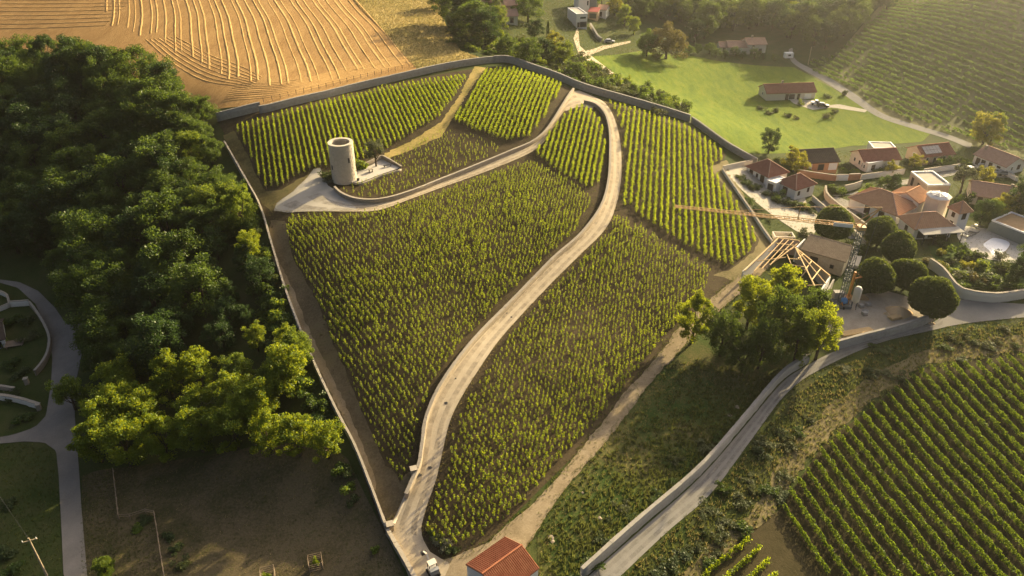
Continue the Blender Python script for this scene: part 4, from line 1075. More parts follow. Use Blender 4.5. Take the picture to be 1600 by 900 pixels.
vx_, vy_ = scatter_in(PL([(700,60),(775,92),(905,132),(1075,186),(985,148),(915,90),(1000,80),(985,20),(900,-10),(700,-10)]), 1.2, .5)
tuft_mesh('hedgerow_grass', vx_, vy_, .4, .6, 6, L['grass'], 26, 'tall grass around the hedgerow and the modern house')
_dz = PL([(652,108),(640,95),(600,50),(545,-8),(535,-40),(700,-40),(690,25),(720,80),(770,96),(700,110)])
mx_, my_ = scatter_in(meadow_zone, 1.6, .5)
tuft_mesh('meadow_grass', mx_, my_, .28, .7, 5, L['meadow_blade'], 10, 'short mown grass of the valley meadow')
qx_, qy_ = scatter_in(_dz, 1.0, .5)
tuft_mesh('fallow_grass', qx_, qy_, .6, .5, 7, L['dry'], 9, 'tall dry grass of the fallow strip')

# ------------------------------------------------------------------ walls
def wpx(name, label, pts, h, th, m, cap=None, curved=True, **kw):
    return wall(name, label, smooth(PL(pts)) if curved else PL(pts), h, th, m, cap, **kw)
def shift(path, d):
    t = np.gradient(path, axis=0); t /= np.linalg.norm(t, axis=1)[:, None]
    return path + np.c_[-t[:, 1], t[:, 0]] * d
wall('retaining_wall', 'long low sunlit retaining wall along the uphill side of the lane', shift(W_laneL[3:], -.35), 1.05, .45, M['stone_warm'], M['coping'], capw=.06)
wall('retaining_wall', 'low curved stone wall between tower plot and lane branch', shift(W_upU, .0), .95, .45, M['stone_warm'], M['coping'], capw=.06)
wpx('boundary_wall', 'tall grey stone wall between the wheat field and the tower rows', [(406,177),(430,172),(500,155),(560,140),(620,126),(690,110),(750,100),(772,98)], 1.9, .5, M['stone'], M['grey_coping'], seg=1.4)
wpx('boundary_wall', 'short taller wall section at the edge of the wood', [(340,190),(372,182),(408,173)], 2.3, .5, M['stone'], M['grey_coping'], seg=1.4)
wpx('boundary_wall', 'grey stone wall curving behind the top plot and hairpin', [(772,98),(795,98),(830,110),(870,124),(905,139),(940,150),(1000,167),(1060,185),(1078,191)], 2.1, .5, M['stone'], M['grey_coping'], seg=1.4)
wpx('boundary_wall', 'grey stone wall descending towards the pavilion house', [(1080,192),(1100,206),(1130,228),(1160,246),(1182,258)], 1.8, .45, M['stone'], M['grey_coping'], seg=1.4)
wpx('boundary_wall', 'long thin pale wall between the wood and the walled vines', [(352,228),(375,268),(400,312),(412,340),(425,385),(445,452),(470,520),(500,592),(530,655),(556,705),(580,765),(605,832)], 1.25, .32, M['stone'], M['coping'], capw=.04)
wpx('boundary_wall', 'low lit wall below the gate at the foot of the lane', [(606,834),(622,862),(640,893),(650,912)], 1.0, .5, M['stone_warm'], M['coping'], capw=.06)
wpx('roadside_wall', 'long pale grey wall between grassy slope and pale road', [(908,905),(1000,822),(1092,742),(1162,662),(1216,598),(1250,573),(1262,566)], 2.1, .45, M['render_grey'], M['grey_coping'], seg=2.0)
wpx('roadside_wall', 'pale grey wall between building yard and pale road', [(1305,546),(1345,535),(1400,521),(1440,508),(1458,500)], 1.9, .4, M['render_grey'], M['grey_coping'], seg=2.0)
wpx('garden_wall', 'curved cream wall around the villa garden by the road', [(1450,418),(1470,432),(1494,462),(1525,470),(1560,472),(1610,464)], 2.2, .35, M['render_cream'], M['coping'], seg=2.0)
wpx('garden_wall', 'thin white wall between the vines and the pavilion forecourt', [(1128,268),(1150,300),(1175,336),(1190,360),(1206,382)], .9, .3, M['render_white'], M['coping'], seg=2.0, curved=False)
wpx('garden_wall', 'cream wall closing the far end of the pavilion forecourt', [(1129,266),(1150,261),(1175,256)], 1.1, .3, M['render_cream'], M['coping'], seg=2.0)
wpx('garden_wall', 'orange rendered wall behind the pavilion house', [(1245,274),(1262,277),(1305,283)], 1.7, .3, M['brick_wall'], M['coping'], seg=2.0)
wpx('garden_wall', 'white wall with gate between orange wall sections', [(1306,282),(1324,282)], 1.7, .25, M['white_paint'], M['coping'], seg=2.0)
wpx('garden_wall', 'short orange rendered wall beside the white gate', [(1325,282),(1342,281)], 1.8, .3, M['brick_wall'], M['coping'], seg=2.0)
wpx('garden_wall', 'long white garden wall below the white house with the brown roof', [(1344,281),(1380,276),(1412,272)], 1.5, .25, M['render_white'], M['coping'], seg=2.0)
wpx('garden_wall', 'white garden wall below the pink-gabled house', [(1442,272),(1470,268),(1498,264)], 1.5, .25, M['render_white'], M['coping'], seg=2.0)
wpx('garden_wall', 'pink wall curving along the village street', [(1288,300),(1290,312),(1305,326),(1330,345),(1352,362),(1368,378)], 1.8, .35, M['plaster_pink'], M['coping'], seg=2.0)
wpx('garden_wall', 'low cream wall beside the street below the pavilion house', [(1268,313),(1290,332),(1312,350),(1334,368),(1350,386)], 1.3, .3, M['render_cream'], M['coping'], seg=2.0)
wpx('garden_wall', 'cream wall of the parking court behind the villa', [(1318,300),(1335,296),(1345,292)], 1.8, .3, M['render_cream'], M['coping'], seg=2.0)
wpx('garden_wall', 'white wall around the driveway with parked cars', [(1512,272),(1530,262),(1545,262),(1590,284)], 1.1, .25, M['render_white'], M['coping'], seg=2.0, curved=False)
wpx('garden_wall', 'pale angled wall in the garden at the left edge', [(-10,455),(13,465),(17,480),(-10,490)], 1.0, .3, M['render_cream'], M['coping'], curved=False)
wpx('garden_wall', 'short pale wall beside the shaded bend', [(18,479),(47,477)], 1.3, .35, M['render_cream'], M['coping'])
wpx('garden_wall', 'curved pale wall following the shaded road bend', [(48,478),(63,498),(78,528),(79,548),(72,568),(57,587)], 1.2, .35, M['stone_warm'], M['coping'])
wpx('garden_wall', 'pale low wall along the driveway on the left edge', [(-10,606),(25,612)], .9, .4, M['stone_warm'], M['coping'])
wpx('garden_wall', 'thick pale wall at the driveway mouth on the shaded road', [(-10,622),(28,628),(62,638)], 1.1, .5, M['render_cream'], M['coping'])
wpx('retaining_wall', 'rubble wall beside the pale lane of the modern house', [(922,42),(928,52),(934,62),(940,66)], 1.6, .6, M['stone'], M['grey_coping'], seg=2.0)
def pier(px, py, w, h, label, m='stone_warm'):
    p = P3(px, py)
    r = empty('gate_pier', p, .3, label, 'gate pier')
    MB().box(-w / 2, w / 2, -w / 2, w / 2, -.3, h).build('pillar', M[m], r)
    MB().box(-w / 2 - .06, w / 2 + .06, -w / 2 - .06, w / 2 + .06, h + .003, h + .12).build('cap', M['coping'], r)
pier(647, 742, .9, 1.3, 'stone pier at the low end of the retaining wall')
pier(610, 828, .9, 1.2, 'stone pier where the boundary wall meets the lane foot')
pier(43, 600, .7, 1.3, 'pale gate pier at the driveway on the shaded road')
pier(62, 640, .7, 1.2, 'pale gate pier at the end of the thick driveway wall')
# drain covers and gate kerb on the lane
for px, py, s, lb in ((655,742,.75,'large dark drain grate below the stone pier'),(672,731,.5,'small square drain cover in the lane'),(650.5,733,.3,'tiny drain cover against the retaining wall'),(613,823,.55,'dark drain grate at the lower stone pier'),(697,630,.5,'dark manhole cover in the winding lane'),(712,592,.26,'tiny manhole cover higher up the lane'),(792,490,.22,'tiny dark cover in the middle of the lane'),(799,496,.3,'small dark cover at the lane edge')):
    p = P3(px, py)
    r = empty('drain_grate', (p.x, p.y, p.z + .1), .35, lb, 'drain cover')
    MB().box(-s / 2, s / 2, -s / 2, s / 2, 0, .02).build('frame', M['dark_metal'], r)
    mb = MB()
    for k in range(5): mb.box(-s * .42, s * .42, -s * .42 + k * s * .19, -s * .42 + k * s * .19 + s * .08, .022, .035)
    mb.build('bars', M['dark_metal'], r)
wall('kerb', 'pale concrete kerb strip across the gateway', PL([(645,750),(630,785),(615,819)]), .16, .45, M['coping'], None)
# fence on the field wall
def post_fence(name, label, path, gap, h, base, mpost, wires, rail=None, pw=.09):
    p = resample(path, gap)
    r = empty(name, (p[0, 0], p[0, 1], float(Z(*p[0])) + base), 0, label, 'fence')
    o = np.array(r.location)
    pm = MB().box(-pw / 2, pw / 2, -pw / 2, pw / 2, -.2, h).mesh('post'); pm.materials.append(mpost)
    for q in p:
        ob = bpy.data.objects.new('post', pm); COL.objects.link(ob); ob.parent = r
        ob.location = (q[0] - o[0], q[1] - o[1], float(Z(*q)) + base - o[2])
    for zz in wires:
        mb = MB()
        for a, b in zip(p[:-1], p[1:]):
            mb.bar((a[0] - o[0], a[1] - o[1], float(Z(*a)) + base + zz - o[2]), (b[0] - o[0], b[1] - o[1], float(Z(*b)) + base + zz - o[2]), rail or .025)
        mb.build('rail' if rail else 'wire', mpost, r)
post_fence('wire_fence', 'thin wire fence standing above the wheat field wall', smooth(PL([(412,160),(430,156),(500,139),(560,124),(620,110),(690,97),(750,90),(772,88)])), 2.4, 1.3, 0, M['dark_metal'], (.5, 1.1))
post_fence('paddock_fence', 'pale rail fence stepping around the shaded paddock corner', PL([(178,738),(183,780),(187,816),(214,807),(241,798),(248,840),(254,880),(259,908)]), 2.2, 1.0, 0, M['old_timber'], (.55, .95), .06)

# ------------------------------------------------------------------ straw windrows on the field
def windrow(pts, w, h):
    p = smooth(pts, 3.0)
    k = inside(wheat_zone, p[:, 0], p[:, 1])
    p = p[k]
    if len(p) < 4: return
    t = np.gradient(p, axis=0); t /= np.linalg.norm(t, axis=1)[:, None]; n = np.c_[-t[:, 1], t[:, 0]]
    prof = [(-1, 0), (-.45, .8), (.1, 1), (.5, .7), (1, 0)]
    V = []
    for a, b in prof:
        q = p + n * (a * w / 2 + rng.normal(0, .06, len(p)))[:, None]
        V.append(np.c_[q, Z(q[:, 0], q[:, 1]) + .03 + b * h * rng.uniform(.7, 1.2, len(p))])
    V = np.vstack(V); m = len(p)
    F = [(k * m + i, k * m + i + 1, (k + 1) * m + i + 1, (k + 1) * m + i) for k in range(4) for i in range(m - 1)]
    me = np_mesh('windrow', V, np.array(F))
    link('windrow', me, M['straw'], wheat)
_d = np.array([-.34, .94]); _d /= np.hypot(*_d); _e = np.array([_d[1], -_d[0]])
_c0 = P(420, 120)
for k in range(-36, 42):
    for dx in (0,):
        ph = k * .22
        q = [_c0 + _e * (k * 2.75 + .5 * math.sin(k * 2.3)) + _d * t + _e * (1.0 * math.sin(t * .035 + ph * .2) + .22 * math.sin(t * .11 + ph)) for t in np.arange(-30, 190, 7)]
        def _ok(a):
            u_, v_ = to_px(a[0], a[1], float(Z(*a)))
            return v_ < np.interp(u_ + 6 * math.sin(k * 1.7), [150, 165, 190, 240, 300, 360, 430, 520, 640], [0, 34, 48, 60, 94, 128, 140, 126, 102])
        q = [a for a in q if _ok(a)]
        if len(q) > 3: windrow(q, random.uniform(.5, 1.0), random.uniform(.09, .19))
for k in range(9):                       # headland tracks
    o_ = k * 1.5
    windrow([P(345, 165) + np.array([0, 2 + o_]), P(430, 155) + np.array([0, 2 + o_]), P(520, 134) + np.array([0, 3 + o_]), P(640, 106) + np.array([-2, 3 + o_])], .6, .13)
    if k < 8: windrow([P(228, 62) + np.array([o_, 0]), P(262, 92) + np.array([o_ * 1.2, o_ * .2]), P(320, 126) + np.array([o_ * .7, o_]), P(385, 150) + np.array([0, o_ + 5])], .5, .12)
for k in range(16):
    windrow([P(-60, 44) + np.array([0, k * 4.2]), P(50, 44) + np.array([0, k * 4.3]), P(165 - k, 40) + np.array([0, k * 4.4])], .7, .16)

# worn wheel tracks on the lane and the road
def wheel_tracks(owner_name, Lp, Rp, w, offs, m, z):
    n = 160
    a = resample(Lp, np.hypot(*np.diff(Lp, axis=0).T).sum() / n)[:n]; b = resample(Rp, np.hypot(*np.diff(Rp, axis=0).T).sum() / n)[:n]
    k = min(len(a), len(b)); a, b = a[:k], b[:k]
    ow = bpy.data.objects[owner_name]
    for f in offs:
        V = []
        for s in (-.5, -.2, .2, .5):
            q = a + (b - a) * (f + s * w); V.append(np.c_[q, Z(q[:, 0], q[:, 1]) + z])
        V = np.vstack(V)
        link('wheel_track', np_mesh('wheel_track', V, np.array([(j * k + i, j * k + i + 1, (j + 1) * k + i + 1, (j + 1) * k + i) for j in range(3) for i in range(k - 1)])), m, ow)
def worn(name, col, thr):
    m = bpy.data.materials.new(name); m.use_nodes = True; nt = m.node_tree; b = nt.nodes['Principled BSDF']
    b.inputs['Base Color'].default_value = (*col, 1); b.inputs['Roughness'].default_value = .9
    g = _nn(nt, 'ShaderNodeNewGeometry'); n1 = _nn(nt, 'ShaderNodeTexNoise'); n1.inputs['Scale'].default_value = .55; n1.inputs['Detail'].default_value = 6; n1.inputs['Roughness'].default_value = .7
    nt.links.new(g.outputs['Position'], n1.inputs['Vector'])
    mr = _nn(nt, 'ShaderNodeMapRange'); mr.inputs['From Min'].default_value = thr; mr.inputs['From Max'].default_value = thr + .3; mr.inputs['To Max'].default_value = .38
    nt.links.new(n1.outputs['Fac'], mr.inputs['Value']); nt.links.new(mr.outputs[0], b.inputs['Alpha'])
    return m
M['worn_lane'] = worn('worn_lane_dust', (.19,.155,.11), .36)
M['worn_road'] = worn('worn_road_dirt', (.12,.11,.09), .38)
wheel_tracks('lane', W_laneL, W_laneR, .2, (.3, .72), M['worn_lane'], .115)
wheel_tracks('road', W_roadL[:-16], W_roadR[:-16], .2, (.3, .7), M['worn_road'], .105)
wheel_tracks('tower_lane', W_upU[::-1], W_upD[::-1], .22, (.35, .75), M['worn_lane'], .12)
# ------------------------------------------------------------------ the stone tower
tp = P3(539, 281)
tower = empty('stone_tower', tp, 0, 'round open-topped stone tower standing among the vines', 'tower')
TR, TH = 2.68, 8.9
mb = MB(); mb.lathe([(TR + .12, -1.0), (TR + .06, 1.0), (TR - .02, 5), (TR - .05, TH)], 48); mb.build('wall', M['tower_stone'], tower, True)
mb = MB()
for c in range(30):
    z0 = .02 + c * TH / 30; z1 = z0 + TH / 30 - .045
    nst = 34; o_ = random.random()
    for k in range(nst):
        a0 = (k + o_ + random.uniform(-.12, .12)) * 2 * math.pi / nst; a1 = a0 + 2 * math.pi / nst * random.uniform(.86, .95)
        ri, ro = TR - .1, TR + .07 - .1 * c / 30 * .6 + random.uniform(.0, .06)
        ps = [(ri, a0, z0), (ro, a0, z0), (ro, a1, z0), (ri, a1, z0), (ri, a0, z1), (ro, a0, z1), (ro, a1, z1), (ri, a1, z1)]
        mb.add([(r * math.cos(a), r * math.sin(a), z) for r, a, z in ps], [(0, 1, 5, 4), (1, 2, 6, 5), (2, 3, 7, 6), (4, 5, 6, 7), (3, 2, 1, 0)])
tag(mb.build('stone_courses', M['tower_stone'], tower), kind='stuff')
mb = MB(); mb.lathe([(TR - .62, TH - .2), (TR - .62, TH + .22), (TR + .10, TH + .22), (TR + .12, TH - .03), (TR - .03, TH - .03)], 48); mb.build('rim', M['tower_stone'], tower)
mb = MB(); mb.lathe([(TR - .6, TH + .1), (TR - .6, TH - 2.2), (.01, TH - 2.2)], 40); mb.build('inner_wall', M['stone'], tower)
mb = MB(); mb.box(-.55, .55, -.4, .4, TH - 2.19, TH - 1.3); mb.build('hatch', M['coping'], tower)
def slit(a, z, h):
    r = TR + .1
    rt = MB().box(-.16, .16, -.2, .06, z, z + h, a + math.pi / 2 * 0 - math.pi / 2, (math.cos(a) * r, math.sin(a) * r)).build('window_slit', M['dark_metal'], tower)  # dark block painting in the shade of the open slit
slit(R(-47), 5.0, 1.1); slit(R(-138), 3.3, 1.0)
terr = PL([(547,286),(562,289),(592,277),(626,266),(597,249),(582,258),(556,268)])
_tz = float(tp.z) + .35
sheet('terrace', terr, M['patio'], 0, 1.4, 'pale paved terrace beside the stone tower', zf=lambda x, y: np.maximum(Z(x, y) + .14, _tz))
wall('terrace_wall', 'low pale wall around the tower terrace', PL([(558,266),(582,256),(597,248),(612,256),(628,266)]), .95, .3, M['stone_warm'], M['coping'], capw=.04)
wall('terrace_kerb', 'front edge wall of the tower terrace above the young vines', PL([(627,267),(592,278),(563,290),(548,287)]), .5, .25, M['coping'], None)
def slab_bench(px, py, w, d, h, rz, m, name, label, cat):
    p = P3(px, py); r = empty(name, (p.x, p.y, max(p.z + .14, _tz)), rz, label, cat)
    MB().box(-w / 2, w / 2, -d / 2, d / 2, h - .1, h).build('seat', m, r)
    for s in (-1, 1): MB().box(s * w * .38 - .06, s * w * .38 + .06, -d * .42, d * .42, 0, h - .102).build('leg', m, r)
slab_bench(606, 263, 2.0, .45, .5, .45, M['dark_metal'], 'bench', 'dark bench on the tower terrace', 'bench')
slab_bench(580, 271, 1.0, .8, .8, .4, M['coping'], 'stone_table', 'small stone table in the middle of the tower terrace', 'table')
p_ = P3(560, 285); r_ = empty('planter', (p_.x, p_.y, max(p_.z + .14, _tz)), .4, 'dark planter at the near corner of the tower terrace', 'planter')
MB().lathe([(.25, 0), (.36, .45), (.32, .45), (.3, .3), (.01, .3)], 12).build('pot', M['dark_metal'], r_)

# ------------------------------------------------------------------ buildings
def ribs(slopes, sp, m, root, w=.13, h=.06, courses=0.0):
    """rows of cover tiles running down each roof slope"""
    mb = MB()
    for poly in slopes:
        P_ = [Vector(p) for p in poly]
        n = (P_[1] - P_[0]).cross(P_[2] - P_[0]).normalized()
        if n.z < 0: n = -n
        down = Vector((n.x, n.y, 0))
        if down.length < .05: continue
        down = (down - n * down.dot(n)).normalized()
        side = n.cross(down)
        o = P_[0]
        q = np.array([[(p - o).dot(down), (p - o).dot(side)] for p in P_])
        for s in np.arange(q[:, 1].min() + sp / 2, q[:, 1].max(), sp):
            for t0, t1 in clip_line(q, np.array([0., s]), np.array([1., 0.])):
                if t1 - t0 < .4: continue
                cuts = np.arange(t0, t1, courses) if courses else [t0]
                for c in cuts:
                    e = min(c + courses, t1) if courses else t1
                    up0, up1 = (.0, .025) if courses else (0, 0)
                    a = o + down * c + side * s; b = o + down * e + side * s
                    vs = [a - side * w / 2 + n * .004, a + n * (h + up0), a + side * w / 2 + n * .004, b - side * w / 2 + n * .004, b + n * (h + up1), b + side * w / 2 + n * .004]
                    mb.add(vs, [(0, 1, 4, 3), (1, 2, 5, 4), (0, 2, 1), (3, 4, 5)])
    if mb.v:
        tag(mb.build('roof_tiles', m, root), kind='stuff')
def slab(mb, poly, th):
    n = len(poly)
    top = [tuple(p) for p in poly]; bot = [(p[0], p[1], p[2] - th) for p in poly]
    mb.add(top + bot, [tuple(range(n)), tuple(range(n, 2 * n))[::-1]] + [(i, n + i, n + (i + 1) % n, (i + 1) % n) for i in range(n)])
def vol(root, A, B, C, h, roof='gable', rh=1.6, mw='render_white', mr='tile_brown', ov=.4, depth=None, wins=(), rsp=.5, courses=0, zb=None, world=False, ridge='x', chimney=None, low=0.0, parapet=.35, mtop=None):
    """one block of a house from the picture positions of its eaves corners (A left, B near, C right)"""
    if not world:
        if zb is None:
            b0 = P(B[0], B[1], h); zb = float(Z(*b0))
        Bw, Cw = on_plane(*B, zb + h), on_plane(*C, zb + h)
        Aw = on_plane(*A, zb + h) if A is not None else None
    else:
        Aw, Bw, Cw = A, B, C
    x = Cw - Bw; w = np.linalg.norm(x); x = x / w; y = np.array([-x[1], x[0]])
    d = depth if depth else float(np.dot(Aw - Bw, y))
    o = np.array(root.location)
    def loc(u, v, z): return Vector((Bw[0] + x[0] * u + y[0] * v - o[0], Bw[1] + x[1] * u + y[1] * v - o[1], zb + z - o[2]))
    rz = math.atan2(x[1], x[0])
    W = MB()
    c4 = [(0, 0), (w, 0), (w, d), (0, d)]
    lo = [loc(u, v, -1.2 - low) for u, v in c4]; hi = [loc(u, v, h) for u, v in c4]
    fs = [(0, 1, 5, 4), (1, 2, 6, 5), (2, 3, 7, 6), (3, 0, 4, 7)]
    W.add(lo + hi, fs + ([(4, 5, 6, 7)] if roof in ('flat',) else []))
    S = []
    R_ = MB()
    if roof == 'gable':
        if ridge == 'x':
            r0, r1 = loc(0, d / 2, h + rh), loc(w, d / 2, h + rh)
            W.add([hi[0], hi[3], r0], [(0, 2, 1)]); W.add([hi[1], hi[2], r1], [(0, 1, 2)])
            k = rh / (d / 2) * ov
            S = [[loc(-ov, -ov, h - k), loc(w + ov, -ov, h - k), loc(w + ov, d / 2, h + rh), loc(-ov, d / 2, h + rh)],
                 [loc(w + ov, d + ov, h - k), loc(-ov, d + ov, h - k), loc(-ov, d / 2, h + rh), loc(w + ov, d / 2, h + rh)]]
        else:
            r0, r1 = loc(w / 2, 0, h + rh), loc(w / 2, d, h + rh)
            W.add([hi[0], hi[1], r0], [(0, 1, 2)]); W.add([hi[3], hi[2], r1], [(0, 2, 1)])
            k = rh / (w / 2) * ov
            S = [[loc(-ov, d + ov, h - k), loc(-ov, -ov, h - k), loc(w / 2, -ov, h + rh), loc(w / 2, d + ov, h + rh)],
                 [loc(w + ov, -ov, h - k), loc(w + ov, d + ov, h - k), loc(w / 2, d + ov, h + rh), loc(w / 2, -ov, h + rh)]]
    elif roof == 'hip':
        m = min(w, d) / 2; k = rh / m * ov
        E = [loc(-ov, -ov, h - k), loc(w + ov, -ov, h - k), loc(w + ov, d + ov, h - k), loc(-ov, d + ov, h - k)]
        if w >= d: r0, r1 = loc(m, d / 2, h + rh), loc(w - m, d / 2, h + rh); S = [[E[0], E[1], r1, r0], [E[1], E[2], r1], [E[2], E[3], r0, r1], [E[3], E[0], r0]]
        else: r0, r1 = loc(w / 2, m, h + rh), loc(w / 2, d - m, h + rh); S = [[E[0], E[1], r0], [E[1], E[2], r1, r0], [E[2], E[3], r1], [E[3], E[0], r0, r1]]
    elif roof == 'mono':
        S = [[loc(-ov, -ov, h), loc(w + ov, -ov, h), loc(w + ov, d + ov, h + rh), loc(-ov, d + ov, h + rh)]]
        b2, b3 = loc(w, d, h + rh), loc(0, d, h + rh)
        W.add([hi[3], hi[2], b2, b3], [(0, 3, 2, 1)]); W.add([hi[0], hi[3], b3], [(0, 2, 1)]); W.add([hi[1], hi[2], b2], [(0, 1, 2)])
    W.build('wall', M[mw], root)
    if roof == 'flat':
        pb = MB(); t = .28
        for (u0, u1, v0, v1) in ((-.05, w + .05, -.05, t), (-.05, w + .05, d - t, d + .05), (-.05, t, t, d - t), (w - t, w + .05, t, d - t)):
            vs = [loc(u, v, z) for z in (h + .003, h + parapet) for u, v in ((u0, v0), (u1, v0), (u1, v1), (u0, v1))]
            pb.add(vs, [(3, 2, 1, 0), (4, 5, 6, 7), (0, 1, 5, 4), (1, 2, 6, 5), (2, 3, 7, 6), (3, 0, 4, 7)])
        pb.build('parapet', M['white_paint'], root)
        tb = MB(); tb.add([loc(u, v, h + .06) for u, v in ((t, t), (w - t, t), (w - t, d - t), (t, d - t))], [(0, 1, 2, 3)])
        tb.build('roof', M[mtop or mr], root)
    elif S:
        for s in S: slab(R_, s, .16)
        rf = R_.build('roof', M[mr], root)
        if rsp: ribs(S, rsp, M[mr], rf, courses=courses)
        rd = MB()
        if roof == 'gable': rd.bar(S[0][2] + Vector((0, 0, .03)), S[0][3] + Vector((0, 0, .03)), .26, .14)
        if roof == 'hip':
            rd.bar(r0 + Vector((0, 0, .02)), r1 + Vector((0, 0, .02)), .26, .14)
            for e in E: rd.bar(e + Vector((0, 0, .04)), min((r0, r1), key=lambda r: (r - e).length), .22, .12)
        if rd.v: rd.build('ridge_tiles', M[mr if roof == 'gable' else 'tile_pink'], rf)
    for wn in wins:
        f, u, z, ww, hh, kd = wn
        L_ = w if f == 'S' else d
        uc = u * L_
        def pt(a, zz, out):
            return loc(uc + a, -out, zz) if f == 'S' else loc(-out, uc + a, zz)
        mbw = MB(); t = .09
        def bx(a0, a1, z0, z1, o0, o1, M_):
            vs = [pt(a, zz, oo) for zz in (z0, z1) for a, oo in ((a0, o1), (a1, o1), (a1, o0), (a0, o0))]
            M_.add(vs, [(3, 2, 1, 0), (4, 5, 6, 7), (0, 1, 5, 4), (1, 2, 6, 5), (2, 3, 7, 6), (3, 0, 4, 7)])
        bx(-ww / 2, ww / 2, z, z + t, -.05, .07, mbw); bx(-ww / 2, ww / 2, z + hh - t, z + hh, -.05, .07, mbw)
        bx(-ww / 2, -ww / 2 + t, z + t, z + hh - t, -.05, .07, mbw); bx(ww / 2 - t, ww / 2, z + t, z + hh - t, -.05, .07, mbw)
        nm, m1, m2 = {'w': ('window', 'white_paint', 'glass'), 's': ('window', 'shutter', 'shutter'), 'd': ('door', 'white_paint', 'shutter'), 'g': ('garage_door', 'white_paint', 'white_paint'), 'p': ('shutter_panel', 'shutter_grey', 'shutter_grey'), 'o': ('opening', 'old_timber', 'dark_metal')}[kd]
        fr = mbw.build(nm, M[m1], root)
        pn = MB(); bx(-ww / 2 + t, ww / 2 - t, z + t, z + hh - t, -.04, .03, pn)
        pn.build('pane' if kd == 'w' else 'leaf', M[m2], fr)  # in an opening this is a dark panel painting the shade inside
    if chimney:
        u, v, ch = chimney
        cb = MB(); q = loc(u * w, v * d, 0)
        cb.box(-.35, .35, -.25, .25, h + o[2] * 0 + zb - o[2], zb - o[2] + h + ch, rz, (q.x, q.y)).build('chimney', M['coping'], root)
    return dict(B=Bw, x=x, y=y, w=w, d=d, zb=zb, loc=loc, h=h, S=S)
def hroot(name, label, px, py, cat='house'):
    return empty(name, P3(px, py), 0, label, cat)
# small tiled house at the near edge
r = hroot('tiled_house', 'small white house with bright orange tiled roof beside the dirt track', 785, 900)
_b0 = P(785, 880, 2.8); _zb = float(Z(*_b0)); _h = 2.8
_P1, _P2, _P3 = on_plane(730.5, 880.7, _zb + _h), on_plane(790, 838.5, _zb + _h), on_plane(841, 887, _zb + _h)
_B = _P1 + _P3 - _P2
nh = vol(r, _P1, _B, _P3, _h, 'gable', 1.35, 'render_white', 'tile_red', ov=.12, world=True, zb=_zb, rsp=.27, courses=.38, wins=(('W', .5, .0, 1.0, 2.1, 'd'), ('S', .3, .9, .9, 1.1, 'w'), ('S', .7, .9, .9, 1.1, 'w')))
# pavilion house
r = hroot('pavilion_house', 'white house of two hipped pavilions with dark red roofs', 1215, 300)
vol(r, (1166, 258.5), (1201, 274.5), (1231, 267), 3.0, 'hip', 2.3, 'render_white', 'tile_brown', wins=(('W', .78, .1, 1.3, 2.2, 's'), ('W', .5, 1.0, .7, 1.1, 's'), ('W', .25, .1, 1.4, 2.2, 's')))
vol(r, (1217.5, 281.5), (1244, 294.5), (1274, 285), 3.2, 'hip', 2.2, 'render_white', 'tile_brown', wins=(('W', .55, .2, 1.5, 2.2, 's'), ('S', .2, .9, .8, 1.2, 's'), ('S', .68, 1.1, .8, 1.2, 's')))
vol(r, (1200, 280.5), (1213, 287), (1228, 279), 2.6, 'flat', 0, 'render_white', 'white_paint', parapet=.2, wins=(('W', .5, .1, 1.6, 2.0, 'o'),))
# houses behind
r = hroot('dark_roofed_house', 'low house with dark tiled roof beside the golden tree', 1285, 262)
vol(r, None, (1258, 254), (1311, 251), 2.7, 'gable', 1.9, 'tile_terra', 'tile_dark', depth=9, wins=(('S', .18, .1, 1.0, 2.1, 'g'), ('S', .5, .1, 1.8, 1.9, 'o'), ('S', .85, .1, 2.4, 2.0, 'g')))
r = hroot('white_house', 'white house with brown roof and flat white annexes', 1360, 262)
vol(r, (1321.5, 237), (1351, 251), (1407, 247.5), 3.0, 'gable', 1.8, 'render_white', 'tile_brown', wins=(('W', .3, 1.0, 1.0, 1.3, 'w'), ('W', .65, 1.0, .9, 1.2, 'w'), ('W', .1, .9, .8, 1.2, 'w'), ('S', .25, .2, 1.2, 2.0, 's')))
vol(r, (1349, 250.5), (1357, 256), (1380, 252), 2.6, 'flat', 0, 'render_white', 'white_paint', parapet=.2, wins=(('S', .4, .4, 1.2, 1.6, 's'), ('W', .5, .8, .8, 1.1, 'w')))
vol(r, (1350, 222), (1365, 232), (1401, 233), 3.4, 'flat', 0, 'render_white', 'gravel', parapet=.25, wins=(('W', .4, 1.4, .9, 1.2, 'w'),))
r = hroot('pink_gabled_house', 'house with pink gable and panelled roof', 1450, 256)
v_ = vol(r, (1411.6, 231), (1443.5, 244), (1491, 239), 2.8, 'gable', 1.9, 'plaster_pink', 'tile_brown', wins=(('W', .55, 1.2, 1.0, 1.2, 'w'), ('S', .15, .6, 1.0, 1.6, 'w'), ('S', .4, .1, 1.2, 2.0, 'w'), ('S', .7, .6, 1.0, 1.6, 'w')))
_s = v_['S'][0]
pb = MB()
def _lerp(s, a, b): return s[0].lerp(s[1], a).lerp(s[3].lerp(s[2], a), b)
_nn_ = (_s[1] - _s[0]).cross(_s[3] - _s[0]).normalized()
for i in range(5):
    for j in range(2):
        q = [_lerp(_s, .12 + i * .1, .22 + j * .32), _lerp(_s, .12 + i * .1 + .095, .22 + j * .32), _lerp(_s, .12 + i * .1 + .095, .22 + j * .32 + .3), _lerp(_s, .12 + i * .1, .22 + j * .32 + .3)]
        m1 = MB(); m1.add([p + _nn_ * .09 for p in q] + [p + _nn_ * .15 for p in q], [(3, 2, 1, 0), (4, 5, 6, 7), (0, 1, 5, 4), (1, 2, 6, 5), (2, 3, 7, 6), (3, 0, 4, 7)])
        m1.build('solar_panel', M['panel'], r)
r = hroot('white_bungalow', 'long white bungalow with terracotta roof above the parked cars', 1560, 266)
